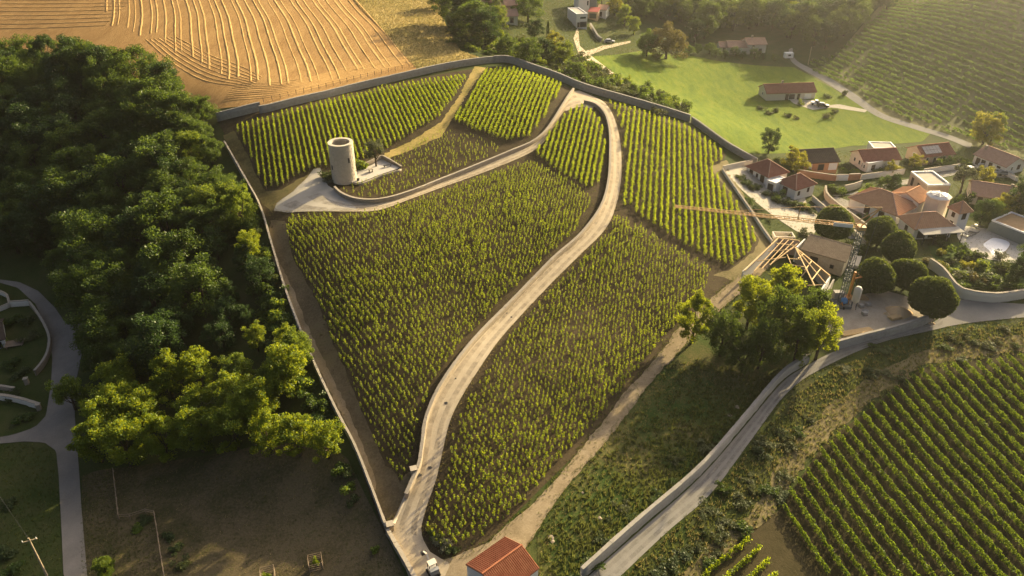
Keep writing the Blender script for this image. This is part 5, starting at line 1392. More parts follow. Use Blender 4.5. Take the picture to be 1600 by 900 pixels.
vol(r, (1524, 240), (1572.5, 259.5), (1603, 252.5), 2.9, 'gable', 1.9, 'render_white', 'tile_pink', ridge='y', chimney=(.35, .92, 2.4), wins=(('W', .85, .1, 1.2, 2.0, 's'), ('W', .68, .1, 1.2, 2.0, 's'), ('W', .45, .3, 1.1, 1.9, 's'), ('W', .2, .4, 1.1, 1.7, 's'), ('S', .7, 1.0, 1.2, 1.4, 's'), ('S', .35, 1.0, .8, 1.2, 'w')))
r = hroot('flat_roofed_house', 'flat-roofed house with white parapet behind the villa', 1450, 305)
vol(r, (1414, 270), (1450, 291), (1485, 290), 3.3, 'flat', 0, 'plaster_pink', 'gravel', parapet=.4, wins=(('W', .8, .4, 1.0, 2.2, 's'), ('W', .45, .6, 1.0, 1.8, 's')))
# large villa
r = hroot('villa', 'large white villa with several terracotta roofs and a glazed octagonal tower', 1440, 360)
vol(r, (1338, 303), (1402, 335), (1434, 319), 3.0, 'hip', 2.6, 'render_white', 'tile_terra', wins=(('W', .3, .3, 1.4, 2.0, 's'), ('W', .6, .3, 1.4, 2.0, 's')))
v2 = vol(r, (1417, 336), (1431, 355), (1490, 351), 3.2, 'hip', 2.1, 'render_white', 'tile_terra', ov=.5, wins=(('S', .2, .1, 2.2, 2.2, 'w'), ('S', .5, .1, 2.2, 2.2, 'w'), ('S', .8, .1, 2.2, 2.2, 'w'), ('W', .5, .8, 1.0, 1.3, 's')))
vol(r, (1484, 321.5), (1501, 330), (1518, 327), 5.4, 'hip', 1.7, 'render_white', 'tile_terra', wins=(('W', .5, 3.2, .9, 1.2, 's'), ('W', .45, .6, 1.0, 1.6, 's'), ('S', .5, 3.0, 1.2, 1.6, 's')))
vol(r, (1408, 301), (1436, 316), (1455, 306), 4.2, 'gable', 1.4, 'render_white', 'tile_terra', depth=7, wins=(('W', .5, 2.0, .9, 1.2, 'w'),))
_t0 = on_plane(1468, 304, v2['zb'] + 6.4); _o = r.location
_oc = lambda rad, k=0: [(_t0[0] - _o[0] + rad * math.cos(R(22.5 + 45 * i)), _t0[1] - _o[1] + rad * math.sin(R(22.5 + 45 * i))) for i in range(8)]
_zr = v2['zb'] - _o[2]
MB().prism(_oc(2.6), _zr - 1, _zr + 6.2).build('tower_wall', M['render_cream'], r)
_rim = MB()
_a, _bq = _oc(2.85), _oc(2.1)
for i in range(8):
    j = (i + 1) % 8
    _rim.add([(*_a[i], _zr + 6.2), (*_a[j], _zr + 6.2), (*_bq[j], _zr + 6.55), (*_bq[i], _zr + 6.55), (*_a[i], _zr + 5.95), (*_a[j], _zr + 5.95), (*_oc(2.6)[j], _zr + 5.95), (*_oc(2.6)[i], _zr + 5.95)], [(0, 1, 2, 3), (4, 5, 1, 0), (7, 6, 5, 4)])
_rim.build('tower_rim', M['render_white'], r)
for i in range(8):
    j = (i + 1) % 8
    a = Vector((*_oc(2.0)[i], _zr + 6.56)); b = Vector((*_oc(2.0)[j], _zr + 6.56)); c = Vector((_t0[0] - _o[0], _t0[1] - _o[1], _zr + 6.85))
    m_ = (a + b + c) / 3
    MB().add([m_.lerp(p, .93) for p in (a, b, c)], [(0, 1, 2)]) or None
    g = MB(); g.add([m_.lerp(a, .93), m_.lerp(b, .93), m_.lerp(c, .93), m_.lerp(a, .93) - Vector((0, 0, .08)), m_.lerp(b, .93) - Vector((0, 0, .08)), m_.lerp(c, .93) - Vector((0, 0, .08))], [(0, 1, 2), (5, 4, 3), (0, 3, 4, 1), (1, 4, 5, 2), (2, 5, 3, 0)])
    g.build('skylight_pane', M['glass'], r)
    MB().bar(a, c, .12, .1).build('glazing_bar', M['white_paint'], r)
_lc = v2['loc']
vb = MB(); slab(vb, [_lc(.3, -3.0, 2.75), _lc(v2['w'] + 1.0, -3.0, 2.75), _lc(v2['w'] + 1.0, -.1, 2.95), _lc(.3, -.1, 2.95)], .15); vb.build('veranda_roof', M['render_grey'], r)
for u in (.6, v2['w'] * .35, v2['w'] * .7, v2['w'] + .7):
    MB().bar(_lc(u, -2.8, -.3), _lc(u, -2.8, 2.62), .16).build('veranda_post', M['dark_metal'], r)
r = hroot('terracotta_house', 'long house with faded terracotta roof behind the golden tree', 1550, 320)
vol(r, None, (1519, 303), (1592, 314), 2.7, 'gable', 1.9, 'render_cream', 'tile_pink', depth=9, chimney=(.85, .5, 2.4), wins=(('S', .2, .2, 1.2, 2.0, 's'), ('S', .6, .2, 1.2, 2.0, 's'), ('W', .5, .6, 1.2, 1.4, 'w')))
r = hroot('pool_house', 'grey-shuttered pool house with white flat roof edge', 1580, 378)
vol(r, (1555, 343), (1612, 370), (1642, 356), 2.9, 'flat', 0, 'shutter_grey', 'earth_heap', parapet=.35, wins=[('W', .12 + .2 * k, .1, 2.0, 2.4, 'p') for k in range(5)])
# pool and loungers
_pp = PL([(1535,398),(1532,385),(1545,374),(1556,372),(1578,380),(1573,392),(1556,403)], .12)
_zp = float(np.mean(Z(_pp[:, 0], _pp[:, 1])))
r = empty('covered_pool', (_pp[:, 0].mean(), _pp[:, 1].mean(), _zp), 0, 'kidney-shaped pool under a white cover', 'pool')
_ps = smooth(np.vstack([_pp, _pp[:1]]), .8)[:-1] - _pp.mean(0)
MB().prism([tuple(q) for q in _ps], .05, .16).build('pool_rim', M['coping'], r)
MB().prism([tuple(q * .93) for q in _ps], .163, .2).build('pool_cover', M['pool_cover'], r)
for px, py, rz, lb in ((1511,371,.9,'dark lounger nearest the veranda'),(1518,369,.9,'dark lounger with pale cushion in the front pair'),(1523,366,.9,'third dark lounger by the pool terrace edge'),(1526,358,.6,'dark lounger under the back hedge'),(1531,356,.6,'rearmost dark lounger beside the hedge')):
    p = P3(px, py); q = empty('sun_lounger', (p.x, p.y, p.z + .1), rz, lb, 'sun lounger', 'loungers beside the pool')
    MB().box(-.35, .35, -.2, 1.4, .28, .36).build('seat', M['dark_metal'], q)
    MB().bar((0, -.2, .32), (0, -.75, .8), .7, .08).build('backrest', M['dark_metal'], q)
    for sx in (-.3, .3):
        for sy in (-.1, 1.3): MB().box(sx - .03, sx + .03, sy - .03, sy + .03, 0, .278).build('leg', M['dark_metal'], q)
p = P3(1505, 357); q = empty('parasol', p, 0, 'folded white parasol beside the villa', 'parasol')
MB().tube([(0, 0, 0), (0, 0, 2.6)], .04, 6).build('pole', M['dark_metal'], q); MB().lathe([(.06, 2.7), (.22, 2.2), (.28, 1.1), (.05, 1.0)], 10).build('canopy', M['white_paint'], q); MB().lathe([(.01, .12), (.35, .12), (.4, 0)], 10).build('base', M['coping'], q)
# valley houses
r = hroot('valley_bungalow', 'long cream bungalow with brown roof on the valley meadow', 1235, 155)
vol(r, (1185.5, 135), (1199, 145), (1275, 142.5), 2.9, 'gable', 2.0, 'render_cream', 'tile_brown', chimney=(.38, .55, 3.0), wins=(('S', .42, .1, 1.2, 2.1, 's'), ('S', .52, .2, 2.4, 2.0, 'w'), ('S', .66, .1, 1.0, 2.1, 's'), ('S', .85, .1, 2.4, 2.0, 'g'), ('W', .5, 1, 1, 1.2, 'w')))
r = hroot('valley_farmhouse', 'old farmhouse with faded pink roofs at the head of the meadow', 1165, 82)
vol(r, None, (1169, 69), (1198, 68.5), 4.2, 'gable', 1.6, 'render_cream', 'tile_pink', depth=8, chimney=(.35, .5, 2.6), wins=(('S', .25, .2, 1.2, 2.1, 's'), ('S', .7, .2, 1.4, 2.1, 's'), ('S', .3, 2.8, .9, 1.0, 's')))
vol(r, None, (1139, 73), (1169, 73), 3.0, 'gable', 1.5, 'render_cream', 'tile_pink', depth=7.5, wins=(('S', .6, .3, 2.0, 2.0, 'g'),))
vol(r, None, (1126, 73), (1138.5, 73), 2.5, 'gable', 1.3, 'render_cream', 'tile_pink', depth=6.5, wins=(('S', .5, .3, 1.2, 1.8, 's'),))
r = hroot('modern_house', 'stepped white modern house with red awning on the upper slope', 912, 42)
vol(r, None, (901, 23), (918, 22), 5.2, 'flat', 0, 'render_white', 'patio', depth=12, parapet=.3, wins=(('S', .2, .1, 1.0, 2.0, 's'), ('S', .65, .1, 3.0, 2.2, 'o'), ('S', .6, 3.4, 2.6, .9, 'w')))
vol(r, None, (905, -6), (933, -7), 7.0, 'flat', 0, 'render_white', 'patio', depth=9, parapet=.3, low=2, wins=(('S', .5, 3.0, .8, 2.0, 'w'), ('S', .8, 1.0, 3.2, 5.0, 'p')))
vol(r, None, (934, 14), (947, 15), 3.2, 'gable', 1.2, 'render_white', 'tile_pink', depth=7, wins=(('S', .35, .1, 1.3, 2.0, 's'),))
vol(r, None, (919, 17.5), (934, 18.5), 3.0, 'mono', .8, 'old_timber', 'awning_red', depth=5, rsp=0, ov=.2, wins=(('S', .5, .1, 3.2, 2.2, 'o'),))
r = hroot('hidden_house', 'pink-walled house half hidden behind the hedgerow', 797, 36)
vol(r, None, (786, 25), (809, 24), 2.8, 'gable', 1.6, 'render_cream', 'tile_pink', depth=8, wins=(('S', .6, .1, 1.4, 2.0, 's'),))
vol(r, None, (790, 8), (808, 7), 5.0, 'gable', 1.6, 'plaster_pink', 'tile_pink', depth=7, wins=(('S', .5, .6, 1.0, 1.6, 'w'), ('S', .5, 3.0, 1.0, 1.4, 'w')))
r = hroot('small_white_house', 'small white gable among the hedgerow tops', 760, 12)
vol(r, None, (752, 5), (767, 5), 3.0, 'gable', 1.5, 'render_white', 'tile_pink', depth=7, wins=(('S', .5, .8, 1.2, 1.2, 'w'),))
r = hroot('garden_shed', 'small wooden shed in the clearing of the dark wood', 88, 416, 'shed')
vol(r, (72, 404), (84, 409), (103, 408), 1.9, 'gable', .9, 'old_timber', 'old_timber', depth=3.2, ridge='y', rsp=.35, wins=(('S', .5, .0, .9, 1.7, 'o'),))
r = hroot('roadside_house', 'white house cut off by the left edge of the picture', 0, 545)
vol(r, None, (-40, 540), (5, 528), 2.6, 'gable', 1.4, 'render_white', 'tile_dark', depth=8, wins=(('S', .8, .4, 1.0, 1.6, 'w'),))
p = P3(24, 538); q = empty('timber_deck', p, .3, 'small grey timber deck behind the roadside garden', 'deck')
for k in range(8): MB().box(-1.7, 1.7, -1.2 + k * .3, -1.2 + k * .3 + .26, .32, .38).build('plank', M['old_timber'], q)
for s in (-1, 1): MB().box(s * 1.4 - .06, s * 1.4 + .06, -1.2, 1.15, -.2, .317).build('joist', M['old_timber'], q)

# ------------------------------------------------------------------ building site
r = hroot('stone_barn', 'old stone barn with lichen-grey tiled roof on the building site', 1290, 420, 'barn')
vol(r, None, (1253, 389), (1320, 408), 3.4, 'mono', 1.1, 'stone', 'tile_stone', depth=5.6, ov=.3, rsp=.4, wins=(('S', .32, .3, 1.8, 2.2, 'o'), ('S', .75, .8, .9, 1.0, 'o')))
r = hroot('timber_frame_building', 'half-built house with pale walls and open timber roof frame', 1225, 440, 'building')
_o = Vector(r.location); _zb = float(Z(*P(1215, 372, 3.4)))
def bp(px, py, h):
    q = on_plane(px, py, _zb + h); return Vector((q[0] - _o.x, q[1] - _o.y, _zb + h - _o.z))
def wall_seg(a, b, h, m, t=.3):
    a2, b2 = bp(*a, h), bp(*b, h)
    d = (b2 - a2).normalized(); n = Vector((-d.y, d.x, 0)) * t / 2
    dn = Vector((0, 0, h + 1.0))
    MB().add([a2 - n, b2 - n, b2 + n, a2 + n, a2 - n - dn, b2 - n - dn, b2 + n - dn, a2 + n - dn], [(0, 1, 2, 3), (7, 6, 5, 4), (0, 4, 5, 1), (1, 5, 6, 2), (2, 6, 7, 3), (3, 7, 4, 0)]) or None
    mb = MB(); mb.add([a2 - n, b2 - n, b2 + n, a2 + n, a2 - n - dn, b2 - n - dn, b2 + n - dn, a2 + n - dn], [(0, 1, 2, 3), (7, 6, 5, 4), (0, 4, 5, 1), (1, 5, 6, 2), (2, 6, 7, 3), (3, 7, 4, 0)])
    mb.build('wall', M[m], r)
wall_seg((1161, 424), (1215, 373), 3.2, 'render_white')
wall_seg((1215, 373), (1250, 377), 3.2, 'plaster_pink')
wall_seg((1297, 432), (1280, 458), 3.2, 'render_white')
wall_seg((1244, 388), (1296, 430), 2.7, 'stone')
wall_seg((1245, 386), (1258, 373), 3.3, 'render_white')
wall_seg((1303, 436), (1287, 464), 1.2, 'render_grey')
def timber(nm, a, b, ha, hb, w=.2): MB().bar(bp(*a, ha), bp(*b, hb), w, w * .75).build(nm, M['timber'], r)
H_ = 3.3
timber('wall_plate', (1163, 423), (1216, 372), H_, H_, .26); timber('wall_plate', (1216, 372), (1249, 376), H_, H_, .24)
for k, (a, b) in enumerate((((1178, 424), (1224, 374)), ((1190, 420), (1232, 375)), ((1203, 414), (1240, 377)), ((1216, 404), (1246, 381)))): timber('rafter', a, b, H_ + .5 + .35 * k, H_ + .5 + .35 * k, .18)
timber('purlin', (1183, 408), (1228, 402), H_ + .2, 5.0, .18); timber('purlin', (1200, 393), (1236, 390), H_ + .2, 5.0, .18); timber('purlin', (1212, 380), (1243, 384), H_ + .2, 5.0, .18)
timber('ridge_beam', (1242.5, 386), (1273, 447), 5.2, 5.2, .24)
timber('wall_plate', (1243, 387), (1297, 431), 3.4, 3.4, .28)
timber('hip_rafter', (1242, 386), (1290, 443), 5.2, 3.2, .2)
timber('hip_rafter', (1242, 386), (1205, 412), 5.2, 3.4, .2)
for a, b in (((1247, 404), (1255, 397)), ((1258, 422), (1268, 408)), ((1268, 438), (1282, 420))): timber('rafter', a, b, 4.7, 3.5, .2)
for a, b in (((1234, 404), (1254, 406)), ((1238, 414), (1262, 418)), ((1252, 432), (1262, 420)), ((1262, 446), (1285, 445)), ((1230, 398), (1236, 412))): timber('tie_beam', a, b, 3.4, 4.2, .17)
# concrete tank and framed opening beside it
p = P3(1223, 374); q = empty('concrete_tank', p, -.05, 'open pale concrete tank at the head of the building site', 'tank')
for nm, b in (('wall', (-2.3, 2.3, -1.3, -1.05)), ('wall', (-2.3, 2.3, 1.05, 1.3)), ('wall', (-2.3, -2.05, -1.05, 1.05)), ('wall', (2.05, 2.3, -1.05, 1.05)), ('floor_slab', (-2.05, 2.05, -1.05, 1.05))):
    MB().box(*b, -.4, .2 if nm == 'floor_slab' else 1.3).build(nm, M['render_cream'], q)
# tower crane
cb = P3(1313, 476); CH = 17.0
# mast height: chosen so that its head stands where the photograph shows it
crane = empty('tower_crane', cb, 0, 'yellow and grey tower crane with jib reaching over the vines', 'crane')
_zt = cb.z + CH
mtop = on_plane(1336, 350, _zt); mtop = Vector((mtop[0], mtop[1], _zt)) - cb
tip = on_plane(1054, 322, _zt + .6); tip = Vector((tip[0], tip[1], _zt + .6)) - cb
mtop = Vector((0, 0, CH)) + (Vector((mtop.x, mtop.y, 0)) * .0)
def lattice_beam(a, b, wa, wb, n, ct, bt, nm, m, tri=False):
    a, b = Vector(a), Vector(b); d = (b - a).normalized()
    up = Vector((0, 0, 1)) if abs(d.z) < .9 else Vector((0, 1, 0))
    s = d.cross(up).normalized(); u = s.cross(d).normalized()
    prof = [(-1, -1), (1, -1), (1, 1), (-1, 1)] if not tri else [(-1, -.8), (1, -.8), (0, 1.0)]
    mb = MB(); rows = []
    for i in range(n + 1):
        t = i / n; c = a.lerp(b, t); w = (wa + (wb - wa) * t) / 2
        rows.append([c + s * x * w + u * y * w for x, y in prof])
    for j in range(len(prof)): mb.bar(rows[0][j], rows[-1][j], ct)
    for i in range(n):
        for j in range(len(prof)):
            k = (j + 1) % len(prof)
            if i % 2: mb.bar(rows[i][j], rows[i + 1][k], bt)
            else: mb.bar(rows[i][k], rows[i + 1][j], bt)
            mb.bar(rows[i][j], rows[i][k], bt)
    return mb.build(nm, M[m], crane)
lattice_beam((0, 0, 0), (0, 0, CH), .95, .85, 17, .11, .06, 'mast', 'crane_grey')
MB().box(-1.6, 1.6, -1.6, 1.6, -.2, .55).build('base', M['crane_grey'], crane)
MB().box(-.7, .7, -.7, .7, CH, CH + .7).build('slewing_unit', M['crane_yellow'], crane)
jt = Vector((0, 0, CH + .7))
jd = (tip - jt); jl = jd.length; jn = jd.normalized()
lattice_beam(jt, tip, .8, .45, 40, .10, .05, 'jib', 'crane_yellow', True)
ap = jt - Vector((jn.x, jn.y, 0)) * 2.6 + Vector((0, 0, 4.2))
MB().bar(jt, ap, .2).build('counter_strut', M['crane_yellow'], crane)
MB().bar(jt + jn * 1.5 + Vector((0, 0, .3)), ap, .14).build('counter_strut', M['crane_yellow'], crane)
mid = jt + jn * jl * .33; pk = mid + Vector((0, 0, 2.6))
MB().bar(mid, pk, .14).build('king_post', M['crane_yellow'], crane)
MB().bar(ap, pk, .08).build('tie_rod', M['crane_yellow'], crane)
MB().bar(pk, jt + jn * jl * .66 + Vector((0, 0, .4)), .06).build('tie_rod', M['crane_yellow'], crane)
MB().bar(ap, Vector((-jn.x * 1.5, -jn.y * 1.5, 1.0)), .05).build('tie_rod', M['crane_grey'], crane)
b0 = jt + jn * jl * .05; b1 = jt + jn * jl * .15
MB().bar(b0 + Vector((0, -.55, 0)), b1 + Vector((0, -.55, 0)), .06, .75).build('name_board', M['white_paint'], crane)
MB().box(-1.0, 1.0, 1.2, 2.4, .56, 2.0).build('ballast', M['render_grey'], crane)
# silo, hoist, mixer, heaps
p = P3(1333, 482); q = empty('cement_silo', p, 0, 'white cement silo beside the crane base', 'silo')
MB().lathe([(.25, 1.2), (.75, 1.9), (.75, 4.6), (.5, 5.0), (.01, 5.1)], 18).build('tank', M['render_cream'], q, True)
for k in range(4):
    a = k * math.pi / 2 + .4; MB().bar((math.cos(a) * .62, math.sin(a) * .62, -.2), (math.cos(a) * .62, math.sin(a) * .62, 2.2), .12).build('leg', M['crane_grey'], q)
p = P3(1325, 466); q = empty('material_hoist', p, .2, 'orange lifting mast with side arm beside the silo', 'hoist')
MB().bar((0, 0, -.2), (.1, 0, 6.2), .45, .35).build('mast', M['orange_paint'], q); MB().bar((.1, 0, 4.6), (2.0, .2, 4.7), .25).build('arm', M['orange_paint'], q)
MB().bar((2.0, .2, 4.7), (1.8, .2, 1.8), .06).build('hoist_cable', M['dark_metal'], q); MB().box(-.9, .9, -.8, .8, -.1, .5).build('base', M['orange_paint'], q); MB().bar((2.0, .2, 4.75), (.05, 0, 6.1), .1).build('stay', M['orange_paint'], q)
p = P3(1319, 480); q = empty('cement_mixer', p, .4, 'cement mixer with blue drum at the crane foot', 'mixer')
dr = MB(); dr.lathe([(.02, .0), (.45, .05), (.7, .5), (.62, 1.0), (.4, 1.35), (.36, 1.32), (.55, .95), (.3, .3)], 16); d_ = dr.build('drum', M['blue_paint'], q, True); d_.location = (0, 0, .8); d_.rotation_euler = (R(-38), 0, 0)
for sx in (-.75, .75): MB().bar((sx, -.5, -.1), (sx, .1, 1.3), .12).build('frame', M['orange_paint'], q); MB().bar((sx, .6, -.1), (sx, .1, 1.3), .12).build('frame', M['orange_paint'], q)
MB().tube([(-.85, -.5, .2), (-.65, -.5, .2)], .3, 12).build('wheel', M['rubber'], q); MB().tube([(.65, -.5, .2), (.85, -.5, .2)], .3, 12).build('wheel', M['rubber'], q)
def heap(px, py, rx, ry, h, m, label, name='sand_and_sunpatch_heap', cat='heap', seed=1):
    rr = np.random.default_rng(seed); p = P3(px, py)
    mb = MB(); n = 20; prof = []
    for i in range(7):
        t = i / 6
        for j in range(n):
            a = 2 * math.pi * j / n; k = 1 + .12 * math.sin(3 * a + seed) + rr.normal(0, .03)
            prof.append((rx * k * math.cos(a) * (1 - t), ry * k * math.sin(a) * (1 - t), -.15 + (h + .15) * t ** .85 + rr.normal(0, .02)))
    mb.add(prof, [(i * n + j, i * n + (j + 1) % n, (i + 1) * n + (j + 1) % n, (i + 1) * n + j) for i in range(6) for j in range(n)])
    o = mb.build(name, M[m], None, True); o.location = p; tag(o, label, cat)
heap(1402, 488, 2.9, 2.2, 1.5, 'sand', 'pale heap standing in for sunlit ground in the building yard')  # heap added in place of a patch of sunlit ground
heap(1346, 466, 1.6, 1.2, 1.1, 'earth_heap', 'small orange earth heap beside the silo', 'earth_heap', seed=3)
heap(1385, 491, .9, .7, .6, 'sand', 'little sand pile left of the pale heap', seed=5)
heap(1352, 486, 1.1, .8, .4, 'render_grey', 'grey rubble pile beside the cement silo', 'rubble_heap', seed=6)
heap(1302, 498, 1.5, 1.0, .4, 'gravel', 'grey gravel pile near the roadside clump of trees', 'gravel_heap', seed=7)
heap(1455, 506, .9, .6, .5, 'sand', 'sandy pile at the end of the yard wall', seed=8)
def lumber(px, py, l, n, rows, rz, m, label):
    p = P3(px, py); q = empty('timber_stack', p, rz, label, 'timber stack')
    for a in range(rows):
        for b in range(n):
            MB().box(-l / 2 + random.uniform(-.2, .2), l / 2 + random.uniform(-.2, .2), -n * .14 + b * .28, -n * .14 + b * .28 + .24, .1 + a * .26, .33 + a * .26).build('beam', m, q)
    for s in (-.3, .3): MB().box(l * s - .08, l * s + .08, -n * .15, n * .15, -.1, .097).build('bearer', m, q)
lumber(1338, 521, 6.5, 5, 2, .25, M['timber'], 'long stack of new beams against the yard wall')
lumber(1318, 530, 4.0, 3, 1, .2, M['old_timber'], 'short stack of old beams at the end of the yard wall')
lumber(1398, 498, 2.6, 4, 2, .3, M['timber'], 'small timber stack in front of the pale heap')
lumber(1336, 412, 5.0, 6, 3, 1.05, M['render_cream'], 'pale stacked blocks behind the crane mast')
for px, py, lb in ((1345,480,'grey pallet of blocks nearest the silo'),(1356,478,'grey pallet of blocks beside the earth heap'),(1350,492,'low pallet in the yard')):
    p = P3(px, py); q = empty('block_pallet', p, .3, lb, 'pallet')
    for k in range(4): MB().box(-.5, .5, -.5 + k * .27, -.5 + k * .27 + .18, .1, .16).build('slat', M['old_timber'], q)
    MB().box(-.45, .45, -.42, .42, .163, .7).build('blocks', M['render_grey'], q)
    for s in (-.4, .4): MB().box(s - .06, s + .06, -.5, .5, -.05, .097).build('runner', M['old_timber'], q)

# ------------------------------------------------------------------ vehicles
def car(px, py, rz, m, label, name='parked_car', van=False, pickup=False, off=.1):
    p = P3(px, py); q = empty(name, (p.x, p.y, p.z + off), rz, label, 'car')
    l, w = 4.3, 1.75
    def sect(pts, wd):
        mb = MB(); n = len(pts)
        vs = [(x, -wd(z), z) for x, z in pts] + [(x, wd(z), z) for x, z in pts]
        mb.add(vs, [tuple(range(n))[::-1], tuple(range(n, 2 * n))] + [(i, (i + 1) % n, n + (i + 1) % n, n + i) for i in range(n)]); return mb
    sect([(-2.1, .3), (2.1, .3), (2.15, .6), (1.95, .78), (.95, .9), (-2.0, .92), (-2.15, .7)], lambda z: w / 2 - (.04 if z > .8 else 0)).build('body', M[m], q)
    if pickup: cab = [(.75, .92), (.2, 1.62), (-.7, 1.66), (-.85, .92)]
    elif van: cab = [(1.3, .92), (.7, 1.75), (-1.95, 1.8), (-2.0, .92)]
    else: cab = [(.95, .91), (.25, 1.42), (-1.2, 1.44), (-1.95, .93)]
    sect(cab, lambda z: w / 2 - .08 - (.14 if z > 1.2 else 0)).build('cabin', M[m], q)
    c = cab
    g = MB(); yy = w / 2 - .1
    g.add([(c[0][0] + .01, -yy + .08, .97), (c[0][0] + .01, yy - .08, .97), (c[1][0] + .06, yy - .2, c[1][1] - .06), (c[1][0] + .06, -yy + .2, c[1][1] - .06)], [(0, 1, 2, 3)]); g.build('windscreen', M['glass'], q)
    for s in (-1, 1):
        g = MB(); x0, x1 = c[3][0] + .25, c[0][0] - .3
        g.add([(x0, s * (yy + .03), .98), (x1, s * (yy + .03), .98), (c[1][0] - .1, s * (yy - .09), c[1][1] - .1), (c[2][0] + .1, s * (yy - .09), c[2][1] - .1)], [(0, 1, 2, 3)]); g.build('side_window', M['glass'], q)
        for x in (-1.35, 1.35): MB().tube([(x, s * (w / 2 - .2), .32), (x, s * (w / 2 + .01), .32)], .32, 12).build('wheel', M['rubber'], q)
        MB().box(2.1, 2.17, s * .6 - .18, s * .6 + .18, .58, .74).build('headlight', M['pool_cover'], q)
    return q
car(1276, 164, -.35, 'car_white', 'white pickup parked on the drive of the valley bungalow', pickup=True)
car(1285, 167, -.3, 'car_dark', 'dark car parked in front of the white pickup')
car(1541, 262, -.15, 'car_white', 'white car at the back of the walled driveway')
car(1558, 271, -.2, 'car_white', 'white car in the front of the walled driveway')
car(1569, 274, -.2, 'car_grey', 'grey car beside the front white car of the walled driveway')
car(952, 67, -.05, 'car_grey', 'grey car parked below the modern house')
car(1517, 268, .1, 'car_dark', 'dark car in the shade at the driveway wall')
p = P3(1231, 92); q = empty('trailer', (p.x, p.y, p.z + .05), .1, 'white caravan trailer beside the valley road', 'trailer')
MB().box(-1.7, 1.7, -1.0, 1.0, .5, 2.5).build('body', M['white_paint'], q)
MB().box(-.6, .6, -1.03, -.99, 1.3, 2.0).build('window', M['glass'], q); MB().bar((1.7, 0, .55), (2.7, 0, .5), .1).build('drawbar', M['dark_metal'], q)
for s in (-1, 1): MB().tube([(0, s * .8, .32), (0, s * 1.0, .32)], .32, 12).build('wheel', M['rubber'], q)
# small excavator at the lane foot
p = P3(677, 896); q = empty('mini_excavator', (p.x, p.y, p.z + .1), R(118), 'small pale excavator with arm stretched up the lane foot', 'excavator')
for s in (-1, 1):
    MB().box(-.85, .85, s * .55 - .16, s * .55 + .16, .0, .38).build('track', M['rubber'], q)
MB().box(-.7, .6, -.55, .55, .42, .95).build('body', M['render_grey'], q)
MB().box(-.75, -.2, -.6, .6, .953, 1.3).build('counterweight', M['car_grey'], q)
for sx, sy in ((-.15, -.5), (-.15, .5), (.55, -.5), (.55, .5)): MB().bar((sx, sy, .95), (sx, sy, 1.9), .08).build('cab_post', M['dark_metal'], q)
MB().box(-.25, .62, -.55, .55, 1.9, 1.98).build('cab_roof', M['render_cream'], q)
MB().bar((.6, .1, .8), (1.7, .1, 1.9), .2).build('boom', M['render_cream'], q); MB().bar((1.7, .1, 1.9), (2.9, .1, 1.1), .18).build('arm', M['render_cream'], q)
MB().add([(2.8, -.25, 1.1), (2.8, .45, 1.1), (3.1, .45, .6), (3.1, -.25, .6)], [(0, 1, 2, 3)]) or None
MB().prism([(2.75, -.25), (3.15, -.25), (3.15, .45), (2.75, .45)], .55, 1.05).build('bucket', M['dark_metal'], q)
MB().box(.7, .9, -.75, .75, .1, .45).build('blade', M['render_grey'], q)

# ------------------------------------------------------------------ poles, wires, tree guards
def pole(px, py, h, label, arms=True):
    p = P3(px, py); q = empty('utility_pole', p, .4, label, 'utility pole')
    MB().tube([(0, 0, -.3), (0, 0, h)], [.17, .11], 8).build('post', M['rusty_pole'], q)
    if arms:
        MB().bar((-.9, 0, h - .5), (.9, 0, h - .5), .12).build('crossarm', M['rusty_pole'], q)
        for s in (-.8, 0, .8): MB().tube([(s, 0, h - .44), (s, 0, h - .2)], .06, 6).build('insulator', M['white_paint'], q)
    return q
pole(1048, 84, 9.0, 'tall pale pole in front of the great russet tree')
pole(1262.5, 101, 7.0, 'leaning pale pole beside the valley road', False)
pole(76, 905, 8.4, 'pole with crossarm on the shaded plot beside the road')
def wire(a, ha, b, hb, label):
    A, B = P3(*a), P3(*b); A.z += ha; B.z += hb
    pts = [A.lerp(B, t) - Vector((0, 0, 2.0 * t * (1 - t))) for t in np.linspace(0, 1, 14)]
    o = MB().tube(pts, .018, 4).build('overhead_wire', M['dark_metal']); tag(o, label, 'wire')
wire((76, 905), 8.2, (-60, 700), 8, 'thin overhead wire running from the pole along the shaded plot')
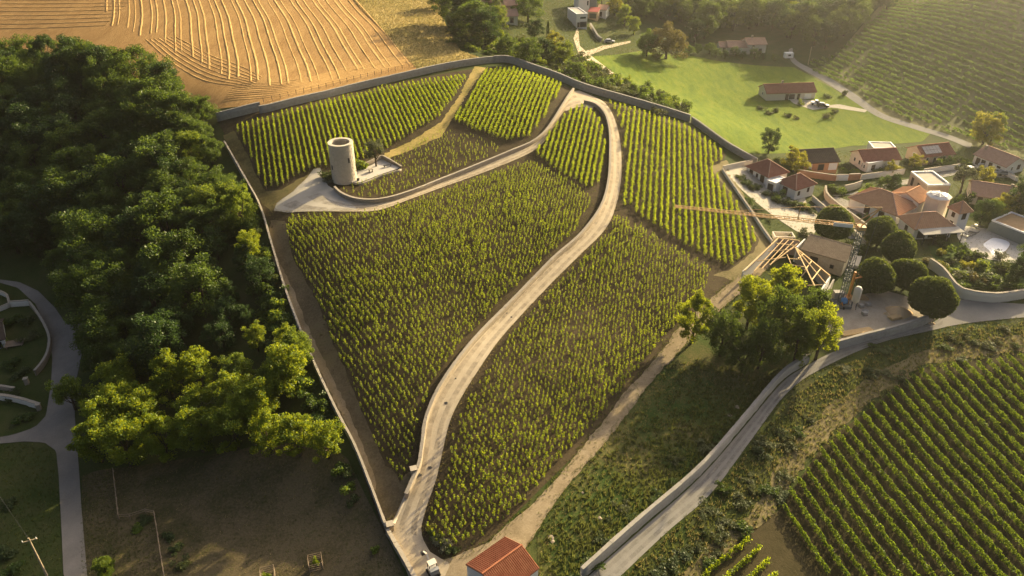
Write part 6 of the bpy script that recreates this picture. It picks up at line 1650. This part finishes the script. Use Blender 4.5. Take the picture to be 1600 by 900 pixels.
def guard(px, py, label):
    p = P3(px, py); q = empty('tree_guard', p, .3, label, 'tree guard')
    s = .85
    for sx in (-s, s):
        for sy in (-s, s): MB().box(sx - .05, sx + .05, sy - .05, sy + .05, -.2, 1.6).build('post', M['old_timber'], q)
    for z in (.35, .75, 1.15, 1.5):
        for k in (-s, s):
            MB().bar((-s, k * 1.07, z), (s, k * 1.07, z), .03, .09).build('slat', M['old_timber'], q); MB().bar((k * 1.07, -s, z), (k * 1.07, s, z), .03, .09).build('slat', M['old_timber'], q)
    return p
for px, py, lb in ((494, 885, 'higher wooden tree guard in the paddock'), (420, 905, 'lower wooden tree guard at the paddock edge')):
    p = guard(px, py, lb)
    shrub('lime', p.x, p.y, 1.2, 1.6, 'young bush inside the ' + lb.split(' in ')[0].split(' at ')[0], None, name='young_bush', cat='bush')
# pale stones on the grassy slope
for n_, (px, py, s) in enumerate(((1152,636,.45),(1140,649,.4),(860,840,.5),(937,810,.35),(863,846,.35),(910,770,.25))):
    p = P3(px, py); rr = np.random.default_rng(n_)
    bm = bmesh.new(); bmesh.ops.create_icosphere(bm, subdivisions=2, radius=s)
    for v in bm.verts: v.co *= 1 + rr.normal(0, .1); v.co.z *= .45
    me = bpy.data.meshes.new('boulder'); bm.to_mesh(me); bm.free()
    o = link('boulder', me, M['stone_warm']); o.location = p; tag(o, ('%s pale boulder on the grassy slope, counted from the road bend' % ordinal(n_ + 1)), 'boulder', 'pale boulders on the grassy slope')

# ------------------------------------------------------------------ haze
hz = MB().box(-3100, 3250, -2700, 3400, -14, 92).build('haze', None)
tag(hz, 'thin warm evening haze filling the valley', None, None, 'stuff')
_m = bpy.data.materials.new('haze_air'); _m.use_nodes = True
_t = _m.node_tree; _t.nodes.remove(_t.nodes['Principled BSDF'])
_v = _t.nodes.new('ShaderNodeVolumePrincipled')
_v.inputs['Color'].default_value = (.95, .93, .88, 1)
_v.inputs['Density'].default_value = 0.00011
_v.inputs['Anisotropy'].default_value = 0.78
_t.links.new(_v.outputs[0], _t.nodes['Material Output'].inputs['Volume'])
hz.data.materials.append(_m)
